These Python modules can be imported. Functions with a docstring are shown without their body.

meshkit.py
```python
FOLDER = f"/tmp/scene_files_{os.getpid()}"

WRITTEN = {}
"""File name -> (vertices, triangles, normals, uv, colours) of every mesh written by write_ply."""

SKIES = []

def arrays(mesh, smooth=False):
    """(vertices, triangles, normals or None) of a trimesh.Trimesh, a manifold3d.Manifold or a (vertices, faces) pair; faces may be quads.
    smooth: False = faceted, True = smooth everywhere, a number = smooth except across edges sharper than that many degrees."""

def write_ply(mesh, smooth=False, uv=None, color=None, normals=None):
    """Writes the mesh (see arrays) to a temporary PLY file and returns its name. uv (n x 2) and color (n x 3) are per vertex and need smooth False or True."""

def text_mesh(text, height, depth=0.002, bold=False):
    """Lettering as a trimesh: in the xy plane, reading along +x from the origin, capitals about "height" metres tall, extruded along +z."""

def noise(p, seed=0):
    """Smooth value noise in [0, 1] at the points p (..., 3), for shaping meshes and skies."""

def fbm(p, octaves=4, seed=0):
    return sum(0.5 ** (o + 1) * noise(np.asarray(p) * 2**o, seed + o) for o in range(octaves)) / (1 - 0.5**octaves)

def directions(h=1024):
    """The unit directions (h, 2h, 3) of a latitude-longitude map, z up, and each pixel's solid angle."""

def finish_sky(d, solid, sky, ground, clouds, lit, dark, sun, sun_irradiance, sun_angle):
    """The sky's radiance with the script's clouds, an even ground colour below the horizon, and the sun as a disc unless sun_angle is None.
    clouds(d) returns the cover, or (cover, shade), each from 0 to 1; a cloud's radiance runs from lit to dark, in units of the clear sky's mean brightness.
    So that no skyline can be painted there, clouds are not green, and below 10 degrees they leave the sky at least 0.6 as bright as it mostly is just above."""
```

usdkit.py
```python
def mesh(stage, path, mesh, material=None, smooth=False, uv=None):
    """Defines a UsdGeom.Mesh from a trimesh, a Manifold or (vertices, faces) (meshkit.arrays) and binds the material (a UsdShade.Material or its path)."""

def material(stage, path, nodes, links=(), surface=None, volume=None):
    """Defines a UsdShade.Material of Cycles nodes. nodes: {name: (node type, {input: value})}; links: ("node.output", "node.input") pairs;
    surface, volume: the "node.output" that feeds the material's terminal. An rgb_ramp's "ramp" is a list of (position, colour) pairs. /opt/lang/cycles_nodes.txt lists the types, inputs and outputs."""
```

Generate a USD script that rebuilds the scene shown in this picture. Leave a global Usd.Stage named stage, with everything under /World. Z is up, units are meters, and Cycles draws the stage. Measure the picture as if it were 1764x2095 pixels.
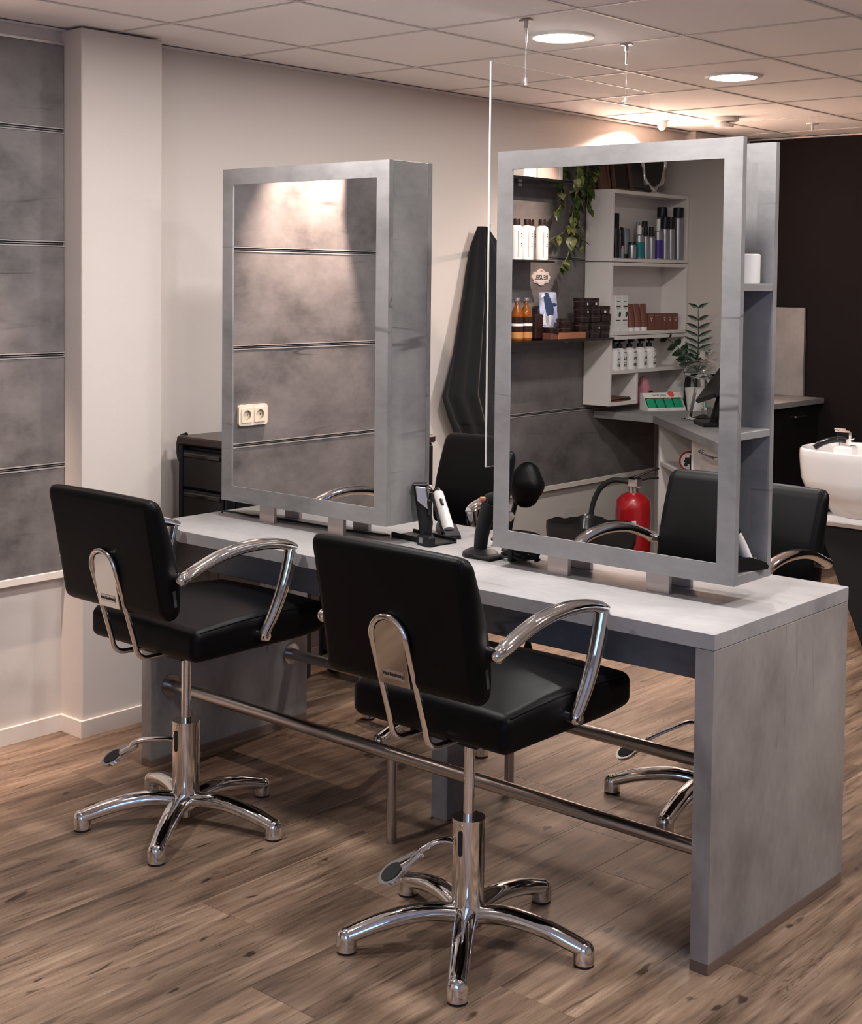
import math, random
import numpy as np, trimesh, manifold3d as m3
import usdkit, meshkit
from shapely.geometry import Polygon, Point, box as sbox
from shapely import affinity
from shapely.ops import unary_union
from pxr import Usd, UsdGeom, UsdLux, UsdShade, Gf, Sdf

random.seed(7); rng = np.random.default_rng(7)
stage = Usd.Stage.CreateInMemory()
UsdGeom.SetStageUpAxis(stage, UsdGeom.Tokens.z); UsdGeom.SetStageMetersPerUnit(stage, 1.0)
world = UsdGeom.Xform.Define(stage, '/World'); stage.SetDefaultPrim(world.GetPrim())
UsdGeom.Scope.Define(stage, '/World/Looks')

# ------------------------------------------------------------------ camera
W_PX = 1764.0
F_PX, PX, PY = 2907.4237, 902.58, 706.79
CAM = np.array([1.5719, -2.7666, 1.5614]); YAW, PITCH, ROLL = 2.2820, -0.0475, 0.0114
def camera():
    cy, sy = math.cos(YAW), math.sin(YAW)
    fwd = np.array([cy*math.cos(PITCH), sy*math.cos(PITCH), math.sin(PITCH)])
    right = np.array([sy, -cy, 0.0]); up = np.cross(right, fwd)
    c, s = math.cos(ROLL), math.sin(ROLL)
    R, U = right*c + up*s, up*c - right*s
    cam = UsdGeom.Camera.Define(stage, '/World/camera')
    m = Gf.Matrix4d(*R, 0, *U, 0, *(-fwd), 0, *CAM, 1)
    cam.AddTransformOp().Set(m)
    cam.CreateHorizontalApertureAttr(36.0); cam.CreateVerticalApertureAttr(36.0*2095/1764)
    cam.CreateFocalLengthAttr(F_PX/W_PX*36.0)
    cam.CreateHorizontalApertureOffsetAttr((882-PX)/W_PX*36.0)
    cam.CreateVerticalApertureOffsetAttr(-(1047.5-PY)/W_PX*36.0)
    cam.CreateClippingRangeAttr(Gf.Vec2f(0.05, 60)); cam.CreateFStopAttr(0.0)
    cam.CreateExposureAttr(EXPOSURE)
EXPOSURE = 1.5
camera()

# ------------------------------------------------------------------ light levels
LAMP = 18.0                    # emission of the round ceiling lights
LAMP_COL = (1.0, 0.945, 0.925)
DOWN, DOWN_CONE = 72.0, 44.0     # beam under each round light
SPOT_COL = (1.0, 0.75, 0.62)
SKY = (0.30, 0.45, 0.80); SKY_STRENGTH = 0.36     # evening sky outside the shop window
dome = UsdLux.DomeLight.Define(stage, '/World/sky_light')
dome.CreateColorAttr(Gf.Vec3f(*SKY)); dome.CreateIntensityAttr(SKY_STRENGTH)
def downlight(name, x, y, z):
    l = UsdLux.DiskLight.Define(stage, '/World/' + name)
    l.CreateRadiusAttr(0.088); l.CreateIntensityAttr(DOWN); l.CreateColorAttr(Gf.Vec3f(*LAMP_COL))
    s = UsdLux.ShapingAPI.Apply(l.GetPrim()); s.CreateShapingConeAngleAttr(DOWN_CONE)
    l.AddTranslateOp().Set(Gf.Vec3d(x, y, z))
def spot(name, pos, target, power, cone=38, soft=0.5, radius=0.006):
    l = UsdLux.SphereLight.Define(stage, '/World/' + name)
    l.CreateRadiusAttr(radius); l.CreateIntensityAttr(power); l.CreateNormalizeAttr(True); l.CreateColorAttr(Gf.Vec3f(*SPOT_COL))
    s = UsdLux.ShapingAPI.Apply(l.GetPrim()); s.CreateShapingConeAngleAttr(cone); s.CreateShapingConeSoftnessAttr(soft)
    d = np.array(target, float) - np.array(pos, float); d /= np.linalg.norm(d)
    z = -d; x = np.cross([0, 0, 1.0], z); x = x/np.linalg.norm(x) if np.linalg.norm(x) > 1e-6 else np.array([1.0, 0, 0]); y = np.cross(z, x)
    l.AddTransformOp().Set(Gf.Matrix4d(*x, 0, *y, 0, *z, 0, *pos, 1))

# ------------------------------------------------------------------ materials
def mat(name, nodes, links=(), surface='p.BSDF'):
    return usdkit.material(stage, '/World/Looks/' + name, nodes, links, surface=surface)
def plain(name, col, rough=0.5, metal=0.0, **k):
    return mat(name, {'p': ('principled_bsdf', dict(base_color=col, roughness=rough, metallic=metal, **k))})
def concrete(name, axis, base=(0.25, 0.243, 0.24), seed=0.0, k=1.0):
    sc = [1.0, 1.0, 1.0]; big = [1.5, 1.5, 1.5]; crack = [6.5, 6.5, 6.5]; crack[axis] = 0.45; big[axis] = 1.0
    fine = [60.0, 60.0, 60.0]; fine[axis] = 30.0
    b = np.array(base)
    return mat(name, {
        'g': ('geometry', {}),
        'm1': ('mapping', {'scale': big, 'location': (seed, seed*1.7, seed*0.6)}), 'n1': ('noise_texture', {'scale': 3.2, 'detail': 6.0, 'roughness': 0.6}),
        'r1': ('rgb_ramp', {'ramp': [(0.28, b*(1-0.36*k)), (0.46, b*(1-0.06*k)), (0.58, b*(1+0.07*k)), (0.75, b*(1+0.27*k))]}),
        'm2': ('mapping', {'scale': crack, 'location': (seed*3, seed, seed*2.2)}), 'n2': ('noise_texture', {'scale': 1.0, 'detail': 2.5, 'roughness': 0.5, 'distortion': 0.05}), 'm5': ('mapping', {'scale': [2.2 if k == axis else 6.0 for k in range(3)], 'location': (seed*5, seed*2, seed)}), 'n5': ('noise_texture', {'scale': 1.0, 'detail': 2.0}), 'r5': ('rgb_ramp', {'ramp': [(0.55, (0,)*3), (0.66, (0.9,)*3)]}), 'x3': ('mix', {'mix_type': 'mix', 'color1': (1, 1, 1)}),
        'r2': ('rgb_ramp', {'ramp': [(0.0, (0.55,)*3), (0.22, (0.6,)*3), (0.25, (1,)*3), (0.490, (1,)*3), (0.498, (0.45,)*3), (0.502, (0.45,)*3), (0.510, (1,)*3), (1.0, (1,)*3)]}),
        'm3': ('mapping', {'scale': fine, 'location': (seed, 0, 0)}), 'n3': ('noise_texture', {'scale': 1.0, 'detail': 3.0}),
        'r3': ('rgb_ramp', {'ramp': [(0.25, (0.94,)*3), (0.75, (1.05,)*3)]}),
        'x1': ('mix', {'mix_type': 'multiply', 'fac': 1.0}), 'x2': ('mix', {'mix_type': 'multiply', 'fac': 1.0}),
        'bp': ('bump', {'strength': 0.15, 'distance': 0.002}),
        'p': ('principled_bsdf', {'roughness': 0.46, 'specular_ior_level': 0.4})},
        [('g.position', 'm1.vector'), ('m1.vector', 'n1.vector'), ('n1.fac', 'r1.fac'), ('g.position', 'm2.vector'), ('m2.vector', 'n2.vector'), ('n2.fac', 'r2.fac'),
         ('g.position', 'm3.vector'), ('m3.vector', 'n3.vector'), ('n3.fac', 'r3.fac'), ('r1.color', 'x1.color1'), ('g.position', 'm5.vector'), ('m5.vector', 'n5.vector'), ('n5.fac', 'r5.fac'), ('r5.color', 'x3.fac'), ('r2.color', 'x3.color2'), ('x3.color', 'x1.color2'), ('x1.color', 'x2.color1'), ('r3.color', 'x2.color2'),
         ('x2.color', 'p.base_color'), ('n3.fac', 'bp.height'), ('bp.normal', 'p.normal')])
M = {}
M['conc_x'] = concrete('concrete_along_x', 0, seed=1.3)
M['conc_y'] = concrete('concrete_along_y', 1, seed=4.1)
M['conc_z'] = concrete('concrete_along_z', 2, seed=2.2)
M['conc_end'] = concrete('concrete_end_panel', 2, base=(0.335, 0.312, 0.294), seed=5.2)
M['conc_top'] = concrete('concrete_table_top', 0, base=(0.36, 0.35, 0.348), seed=7.7, k=0.8)
M['conc_panel'] = concrete('concrete_wall_panel', 1, base=(0.165, 0.149, 0.145), seed=9.4, k=1.75)
def wood():
    N = {'g': ('geometry', {}), 'o': ('object_info', {}), 'off': ('math', {'math_type': 'multiply', 'value2': 37.0}), 'cx': ('combine_xyz', {}), 'add': ('mix_vector', {'fac': 0.5, 'use_clamp': False}), 'bp': ('bump', {'strength': 0.2, 'distance': 0.002}), 'p': ('principled_bsdf', {'roughness': 0.44, 'specular_ior_level': 0.4})}
    L = [('o.random', 'off.value1'), ('off.value', 'cx.y'), ('off.value', 'cx.x'), ('g.position', 'add.a'), ('cx.vector', 'add.b')]
    def layer(k, sc, ramp, detail=4.0, rough=0.6, dist=0.0):
        N[f'm{k}'] = ('mapping', {'scale': sc}); N[f'n{k}'] = ('noise_texture', {'scale': 1.0, 'detail': detail, 'roughness': rough, 'distortion': dist}); N[f'r{k}'] = ('rgb_ramp', {'ramp': ramp})
        L.extend([('add.result', f'm{k}.vector'), (f'm{k}.vector', f'n{k}.vector'), (f'n{k}.fac', f'r{k}.fac')])
    # (positions are halved by the mix, so scales are twice the wanted frequency)
    layer(1, (44.0, 4.4, 4.0), [(0.27, (0.060, 0.037, 0.024)), (0.42, (0.160, 0.103, 0.068)), (0.55, (0.236, 0.159, 0.107)), (0.72, (0.342, 0.247, 0.173))], 6.0, 0.68, 0.6)
    layer(2, (7.0, 2.2, 2.0), [(0.34, (0.60, 0.57, 0.55)), (0.5, (1.0, 1.0, 1.0)), (0.66, (1.28, 1.28, 1.27))], 3.0, 0.5)
    layer(3, (150.0, 9.0, 4.0), [(0.32, (0.50, 0.46, 0.43)), (0.44, (1, 1, 1)), (0.70, (1.2, 1.2, 1.2))], 4.0, 0.65, 0.3)
    layer(4, (46.0, 15.0, 4.0), [(0.27, (0.22, 0.18, 0.16)), (0.325, (1, 1, 1))], 2.0, 0.5, 0.4)
    layer(5, (22.0, 1.7, 4.0), [(0.0, (1,)*3), (0.490, (1,)*3), (0.4985, (0.50, 0.46, 0.43)), (0.5015, (0.50, 0.46, 0.43)), (0.510, (1,)*3), (1.0, (1,)*3)], 5.0, 0.65, 0.3)
    layer(6, (9.0, 4.0, 4.0), [(0.50, (0, 0, 0)), (0.60, (1, 1, 1))], 2.0)
    N['rr'] = ('rgb_ramp', {'ramp': [(0.0, (0.90, 0.90, 0.90)), (1.0, (1.08, 1.08, 1.08))]}); L.append(('o.random', 'rr.fac'))
    N['gate'] = ('mix', {'mix_type': 'mix', 'color1': (1, 1, 1)}); L += [('r6.color', 'gate.fac'), ('r5.color', 'gate.color2')]
    prev = 'r1.color'
    for k, src in enumerate(('r2.color', 'r3.color', 'r4.color', 'gate.color', 'rr.color')):
        N[f'x{k}'] = ('mix', {'mix_type': 'multiply', 'fac': 1.0}); L += [(prev, f'x{k}.color1'), (src, f'x{k}.color2')]; prev = f'x{k}.color'
    L += [(prev, 'p.base_color'), ('n3.fac', 'bp.height'), ('bp.normal', 'p.normal')]
    return mat('wood_plank', N, L)
M['wood'] = wood()
def noisy(name, col, rough, scale, strength, dist=0.001, var=0.06, **k):
    k = dict(k)
    c = np.array(col)
    return mat(name, {'g': ('geometry', {}), 'n': ('noise_texture', {'scale': scale, 'detail': 3.0}), 'r': ('rgb_ramp', {'ramp': [(0.3, c*(1-var)), (0.7, c*(1+var))]}),
        'bp': ('bump', {'strength': strength, 'distance': dist}), 'p': ('principled_bsdf', dict(roughness=rough, **k))},
        [('g.position', 'n.vector'), ('n.fac', 'r.fac'), ('r.color', 'p.base_color'), ('n.fac', 'bp.height'), ('bp.normal', 'p.normal')])
M['plaster'] = noisy('plaster', (0.62, 0.562, 0.515), 0.85, 220, 0.12, var=0.015)
M['greywall'] = noisy('grey_plaster', (0.36, 0.33, 0.31), 0.85, 220, 0.12, var=0.015)
M['tile'] = noisy('ceiling_tile', (0.88, 0.84, 0.82), 0.9, 320, 0.25, var=0.03)
M['grid'] = plain('grid_bar', (0.60, 0.55, 0.52), 0.5)
M['darkwall'] = noisy('dark_paint', (0.0095, 0.0072, 0.0078), 0.75, 200, 0.1, var=0.05, specular_ior_level=0.12)
M['skirt'] = plain('skirting_paint', (0.78, 0.70, 0.63), 0.45)
M['leather'] = noisy('black_leather', (0.0018, 0.0018, 0.0024), 0.45, 380, 0.10, dist=0.0006, var=0.1, specular_ior_level=0.16)
M['chrome'] = plain('chrome', (0.86, 0.855, 0.85), 0.07, 1.0)
M['satin'] = plain('satin_steel', (0.52, 0.49, 0.47), 0.26, 1.0)
M['alu'] = plain('aluminium_edge', (0.74, 0.72, 0.71), 0.32, 1.0)
M['foot'] = plain('beige_metal_foot', (0.55, 0.47, 0.44), 0.4, 0.6)
M['mirror'] = plain('mirror_silver', (0.90, 0.905, 0.90), 0.0, 1.0)
M['black'] = plain('black_plastic', (0.006, 0.006, 0.007), 0.4, specular_ior_level=0.35)
M['gloss'] = plain('black_gloss', (0.008, 0.008, 0.009), 0.12)
M['matte'] = plain('black_cloth', (0.004, 0.004, 0.0045), 0.95, sheen_weight=0.05)
M['rubber'] = plain('rubber', (0.015, 0.015, 0.015), 0.7)
M['white'] = plain('white_plastic', (0.80, 0.78, 0.75), 0.35)
M['board'] = plain('white_board', (0.74, 0.69, 0.65), 0.5)
M['cream'] = plain('cream_plastic', (0.80, 0.70, 0.56), 0.35)
M['ceramic'] = plain('white_ceramic', (0.84, 0.82, 0.80), 0.10, coat_weight=0.4)
M['plinth'] = plain('brown_plinth', (0.20, 0.135, 0.105), 0.45)
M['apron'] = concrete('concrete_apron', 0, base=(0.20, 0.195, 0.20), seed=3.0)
M['red'] = plain('red_paint', (0.40, 0.008, 0.012), 0.3, coat_weight=0.5)
M['darkcab'] = plain('dark_cabinet', (0.011, 0.009, 0.0095), 0.5, specular_ior_level=0.2)
M['lamp'] = mat('lamp_diffuser', {'e': ('emission', {'color': LAMP_COL, 'strength': LAMP})}, surface='e.emission')
M['spotglow'] = mat('spot_glow', {'e': ('emission', {'color': SPOT_COL, 'strength': 6.0})}, surface='e.emission')
M['led'] = mat('green_led', {'e': ('emission', {'color': (0.05, 1.0, 0.35), 'strength': 3.0})}, surface='e.emission')
def pane(name, tint, ior, haze=0.0):
    return mat(name, {'hz': ('diffuse_bsdf', {'color': (0.8, 0.8, 0.82)}), 'hm': ('mix_closure', {'fac': haze}), 'f': ('fresnel', {'IOR': ior}), 'g': ('geometry', {}), 'sb': ('math', {'math_type': 'subtract', 'value1': 1.0}), 'mu': ('math', {'math_type': 'multiply'}), 't': ('transparent_bsdf', {'color': tint}), 'gl': ('glossy_bsdf', {'color': (1, 1, 1), 'roughness': 0.02}), 'mx': ('mix_closure', {})},
               [('g.backfacing', 'sb.value2'), ('sb.value', 'mu.value1'), ('f.fac', 'mu.value2'), ('mu.value', 'mx.fac'), ('t.BSDF', 'mx.closure1'), ('gl.BSDF', 'mx.closure2'), ('mx.closure', 'hm.closure1'), ('hz.BSDF', 'hm.closure2')], surface='hm.closure')
M['acrylic'] = pane('clear_acrylic', (0.97, 0.97, 0.975), 1.49, 0.02)
M['pane'] = pane('window_glass', (0.95, 0.97, 0.98), 1.5)
M['smoked'] = plain('smoked_glass', (0.006, 0.006, 0.007), 0.05)
M['glass'] = plain('clear_glass', (0.96, 0.97, 0.96), 0.02, transmission_weight=1.0, ior=1.45)
M['amber'] = plain('amber_glass', (0.24, 0.075, 0.012), 0.08, transmission_weight=0.25)
M['amberlabel'] = plain('amber_label', (0.45, 0.22, 0.075), 0.5)
M['tin'] = plain('brown_tin', (0.030, 0.014, 0.013), 0.28, 0.3)
M['tinrim'] = plain('tin_rim', (0.42, 0.34, 0.32), 0.25, 0.9)
M['copper'] = plain('copper_box', (0.52, 0.20, 0.10), 0.4, 0.2)
M['brown'] = plain('brown_carton', (0.17, 0.058, 0.035), 0.45)
M['silver'] = plain('silver_can', (0.33, 0.33, 0.34), 0.36, 0.8)
M['teal'] = plain('teal_label', (0.0, 0.16, 0.18), 0.4)
M['purple'] = plain('purple_label', (0.05, 0.02, 0.22), 0.4)
M['tagcloth'] = plain('tag_cloth', (0.05, 0.05, 0.055), 0.6)
M['railgrey'] = plain('rail_grey', (0.33, 0.30, 0.29), 0.5)
M['grey'] = plain('grey_tube', (0.20, 0.21, 0.225), 0.4)
M['ink'] = plain('ink', (0.02, 0.02, 0.022), 0.6)
M['greenink'] = plain('green_print', (0.015, 0.06, 0.04), 0.6)
M['bluecard'] = noisy('pale_blue_card', (0.42, 0.48, 0.66), 0.5, 18, 0.0, var=0.5)
M['navy'] = plain('navy_print', (0.03, 0.06, 0.13), 0.5)
M['greenpack'] = plain('green_sachet', (0.01, 0.32, 0.16), 0.35)
M['pink'] = plain('pink_plastic', (0.55, 0.22, 0.26), 0.4)
M['coral'] = plain('coral_spot', (0.75, 0.10, 0.08), 0.5)
M['soil'] = plain('potting_soil', (0.05, 0.035, 0.025), 0.9)
M['oak'] = plain('brown_frame_wood', (0.14, 0.065, 0.035), 0.5)
M['bag'] = plain('black_bin_bag', (0.012, 0.012, 0.012), 0.22)
M['sachet'] = plain('beige_box', (0.62, 0.46, 0.40), 0.5)
def leaf_mat(name, c1, c2):
    return mat(name, {'g': ('geometry', {}), 'n': ('noise_texture', {'scale': 45.0, 'detail': 2.0}), 'r': ('rgb_ramp', {'ramp': [(0.42, c1), (0.60, c2)]}),
        'p': ('principled_bsdf', {'roughness': 0.35}), 't': ('translucent_bsdf', {}), 'mx': ('mix_closure', {'fac': 0.2})},
        [('g.position', 'n.vector'), ('n.fac', 'r.fac'), ('r.color', 'p.base_color'), ('r.color', 't.color'), ('p.BSDF', 'mx.closure1'), ('t.BSDF', 'mx.closure2')], surface='mx.closure')
M['leaf'] = leaf_mat('vine_leaf', (0.03, 0.055, 0.012), (0.08, 0.105, 0.025))
M['leafpale'] = leaf_mat('vine_leaf_pale', (0.12, 0.15, 0.035), (0.34, 0.34, 0.14))
M['leafdark'] = leaf_mat('zz_leaf', (0.008, 0.03, 0.012), (0.016, 0.05, 0.02))

# ------------------------------------------------------------------ helpers
used = {}
def uniq(parent, name):
    k = (parent, name); n = used.get(k, -1) + 1; used[k] = n
    return f'{parent}/{name}' + (f'_{n:03d}' if n else '')
def setd(p, label=None, cat=None, group=None, kind=None):
    for k, v in (('label', label), ('category', cat), ('group', group), ('kind', kind)):
        if v: p.SetCustomDataByKey(k, v)
def thing(name, label=None, cat=None, loc=(0, 0, 0), rz=0.0, group=None, kind=None, parent=None):
    x = UsdGeom.Xform.Define(stage, uniq(str(parent.GetPath()) if parent else '/World', name))
    if any(loc) or rz:
        x.AddTranslateOp().Set(Gf.Vec3d(*map(float, loc)))
        if rz: x.AddRotateZOp().Set(float(rz))
    setd(x.GetPrim(), label, cat, group, kind); return x.GetPrim()
def obj(name, mesh, m, parent=None, smooth=35, label=None, cat=None, group=None, kind=None):
    if isinstance(mesh, (list, tuple)) and len(mesh) and not isinstance(mesh[0], np.ndarray): mesh = join(mesh)
    p = usdkit.mesh(stage, uniq(str(parent.GetPath()) if parent else '/World', name), mesh, M[m] if isinstance(m, str) else m, smooth=smooth).GetPrim()
    setd(p, label, cat, group, kind); return p
def tm(x):
    if isinstance(x, m3.Manifold):
        q = x.to_mesh(); return trimesh.Trimesh(q.vert_properties[:, :3], q.tri_verts, process=False)
    return x
def join(L): return trimesh.util.concatenate([tm(x) for x in L])
def cb(x0, x1, y0, y1, z0, z1, c=0.002):
    c = min(c, 0.45*min(x1-x0, y1-y0, z1-z0)); pts = []
    for x, sx in ((x0, 1), (x1, -1)):
        for y, sy in ((y0, 1), (y1, -1)):
            for z, sz in ((z0, 1), (z1, -1)):
                pts += [(x+sx*c, y+sy*c, z), (x+sx*c, y, z+sz*c), (x, y+sy*c, z+sz*c)]
    return tm(m3.Manifold.hull_points(np.array(pts)))
def bx(x0, x1, y0, y1, z0, z1):
    b = trimesh.creation.box((x1-x0, y1-y0, z1-z0)); b.apply_translation(((x0+x1)/2, (y0+y1)/2, (z0+z1)/2)); return b
def hull(pts, r, seg=20):
    s = tm(m3.Manifold.sphere(1.0, seg)).vertices; P = []
    rr = r if np.ndim(r) else [r]*len(pts)
    for p, q in zip(pts, rr): P.append(s*q + np.array(p))
    return tm(m3.Manifold.hull_points(np.vstack(P)))
def cushion(x0, x1, y0, y1, z0, z1, r): return hull([(x, y, z) for x in (x0+r, x1-r) for y in (y0+r, y1-r) for z in (z0+r, z1-r)], r)
def cyl(p, q, r, n=20, r2=None):
    p, q = np.array(p, float), np.array(q, float); return tube([p, q], [r, r if r2 is None else r2], n)
def smoothpath(P, k=8):
    P = np.array(P, float); Q = np.vstack([2*P[0]-P[1], P, 2*P[-1]-P[-2]]); out = []
    for i in range(1, len(Q)-2):
        for t in np.linspace(0, 1, k, endpoint=False):
            a, b, c, d = Q[i-1:i+3]
            out.append(0.5*((2*b) + (c-a)*t + (2*a-5*b+4*c-d)*t*t + (3*b-a-3*c+d)*t**3))
    out.append(P[-1]); return np.array(out)
def tube(P, r, n=12, flat=1.0, closed=False, ref=None):
    """sweep of an ellipse (r, r*flat) along P; ref is the direction of the flat axis"""
    P = np.array(P, float); N = len(P)
    T = np.roll(P, -1, 0)-np.roll(P, 1, 0) if closed else np.gradient(P, axis=0)
    T /= np.linalg.norm(T, axis=1, keepdims=True)+1e-12
    rr = np.broadcast_to(r, (N,)); A = np.zeros((N, 3))
    a = np.array(ref, float) if ref is not None else (np.array([0, 0, 1.0]) if abs(T[0, 2]) < 0.9 else np.array([1.0, 0, 0]))
    for i in range(N):
        v = np.array(ref, float) if ref is not None else a
        v = v - T[i]*(v@T[i]); nv = np.linalg.norm(v)
        a = v/nv if nv > 1e-6 else a; A[i] = a
    B = np.cross(T, A); ang = np.arange(n)*2*np.pi/n
    V = (P[:, None] + rr[:, None, None]*(np.cos(ang)[None, :, None]*flat*A[:, None] + np.sin(ang)[None, :, None]*B[:, None])).reshape(-1, 3)
    F = []; L = N if closed else N-1
    for i in range(L):
        j = (i+1) % N
        for k in range(n):
            l = (k+1) % n; a0, b0, c0, d0 = i*n+k, i*n+l, j*n+l, j*n+k
            F += [(a0, c0, b0), (a0, d0, c0)]
    if not closed:
        V = np.vstack([V, P[:1], P[-1:]]); s, e = N*n, N*n+1
        for k in range(n):
            l = (k+1) % n; F += [(s, k, l), (e, (N-1)*n+l, (N-1)*n+k)]
    t = trimesh.Trimesh(V, np.array(F), process=False)
    if t.volume < 0: t.invert()
    return t
def lathe(prof, n=32, at=(0, 0, 0)):
    prof = np.array(prof, float); ang = np.arange(n)*2*np.pi/n; N = len(prof)
    V = np.stack([prof[:, None, 0]*np.cos(ang), prof[:, None, 0]*np.sin(ang), np.repeat(prof[:, 1:2], n, 1)], -1).reshape(-1, 3); F = []
    for i in range(N-1):
        for k in range(n):
            l = (k+1) % n; F += [(i*n+k, i*n+l, (i+1)*n+l), (i*n+k, (i+1)*n+l, (i+1)*n+k)]
    t = trimesh.Trimesh(V, np.array(F), process=False); t.update_faces(t.nondegenerate_faces(height=1e-9)); t.remove_unreferenced_vertices()
    t.apply_translation(at); return t
def extr(poly, h, frame=None, at=(0, 0, 0)):
    """extrude a shapely polygon; frame = (u, v) axes, extrusion along u x v"""
    gs = getattr(poly, 'geoms', [poly]); t = join([trimesh.creation.extrude_polygon(g, h, engine='earcut') for g in gs])
    if frame is not None:
        u, v = np.array(frame[0], float), np.array(frame[1], float); R = np.eye(4); R[:3, 0], R[:3, 1], R[:3, 2], R[:3, 3] = u, v, np.cross(u, v), at; t.apply_transform(R)
    else: t.apply_translation(at)
    return t
def rrect(w, h, r): return sbox(-w/2+r, -h/2+r, w/2-r, h/2-r).buffer(r, quad_segs=5)
def rot(mesh, axis, deg, about=(0, 0, 0)):
    mesh.apply_transform(trimesh.transformations.rotation_matrix(math.radians(deg), axis, about)); return mesh
def mv(mesh, *d): mesh.apply_translation(d); return mesh
def text(s, h, frame, at, depth=0.0008, bold=False, center=True):
    t = meshkit.text_mesh(s, h, depth, bold)
    if center: t.apply_translation((-t.bounds.mean(0)[0], -t.bounds.mean(0)[1], 0))
    R = np.eye(4); u, v = np.array(frame[0], float), np.array(frame[1], float); R[:3, 0], R[:3, 1], R[:3, 2], R[:3, 3] = u, v, np.cross(u, v), at
    t.apply_transform(R); return t

def softbox(lo, hi, r, step, warp):
    lo, hi = np.array(lo, float), np.array(hi, float); n = np.maximum(2, np.ceil((hi-lo)/step).astype(int)); V, F = [], []
    for ax in range(3):
        a, b = [k for k in range(3) if k != ax]
        def grid(k):
            inner = np.linspace(lo[k]+r, hi[k]-r, n[k]+1); e = np.array([0.0, 0.12, 0.3, 0.55, 0.8])*r
            return np.r_[lo[k]+e, inner, (hi[k]-e)[::-1]]
        ga, gb = grid(a), grid(b); A, B = np.meshgrid(ga, gb, indexing='ij')
        for side in (lo[ax], hi[ax]):
            P = np.zeros(A.shape+(3,)); P[..., a] = A; P[..., b] = B; P[..., ax] = side; o = sum(len(v) for v in V); V.append(P.reshape(-1, 3)); m = len(gb)
            flip = (side == hi[ax]) != (ax == 1)
            for i in range(len(ga)-1):
                for j in range(m-1):
                    q = [o+i*m+j, o+(i+1)*m+j, o+(i+1)*m+j+1, o+i*m+j+1]; q = q if flip else q[::-1]
                    F += [(q[0], q[1], q[2]), (q[0], q[2], q[3])]
    P = np.vstack(V); inner = np.clip(P, lo+r, hi-r); d = P-inner; L = np.linalg.norm(d, axis=1, keepdims=True); P = inner+d/np.maximum(L, 1e-9)*r
    t = trimesh.Trimesh(P, np.array(F), process=False); t.merge_vertices(digits_vertex=6); t.update_faces(t.nondegenerate_faces(height=1e-9)); t.remove_unreferenced_vertices()
    t.vertices = warp(np.array(t.vertices)); return t

# ------------------------------------------------------------------ the room
C = 2.381; XW = -2.54; XR = 3.3; YF = -3.285; YB = 4.65
# floor planks along y
fl = thing('floor', kind='structure')
pw, pl = 0.205, 1.24
xs = np.arange(-2.575, XR+0.05, pw)
for i, x in enumerate(xs[:-1]):
    y = YF - [0.35, 0.95, 0.62, 1.15, 0.12, 0.78][i % 6]
    while y < YB:
        y0, y1 = max(y, YF-0.02), min(y+pl, YB+0.02)
        if y1 - y0 > 0.02: obj('plank', cb(x+0.0003, x+pw-0.0003, y0+0.0003, y1-0.0003, -0.012, 0, 0.0006), 'wood', fl, smooth=False)
        y += pl
obj('subfloor', bx(XW-0.1, XR+0.1, YF-0.1, YB+0.1, -0.06, -0.0125), 'rubber', fl, smooth=False)
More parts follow.
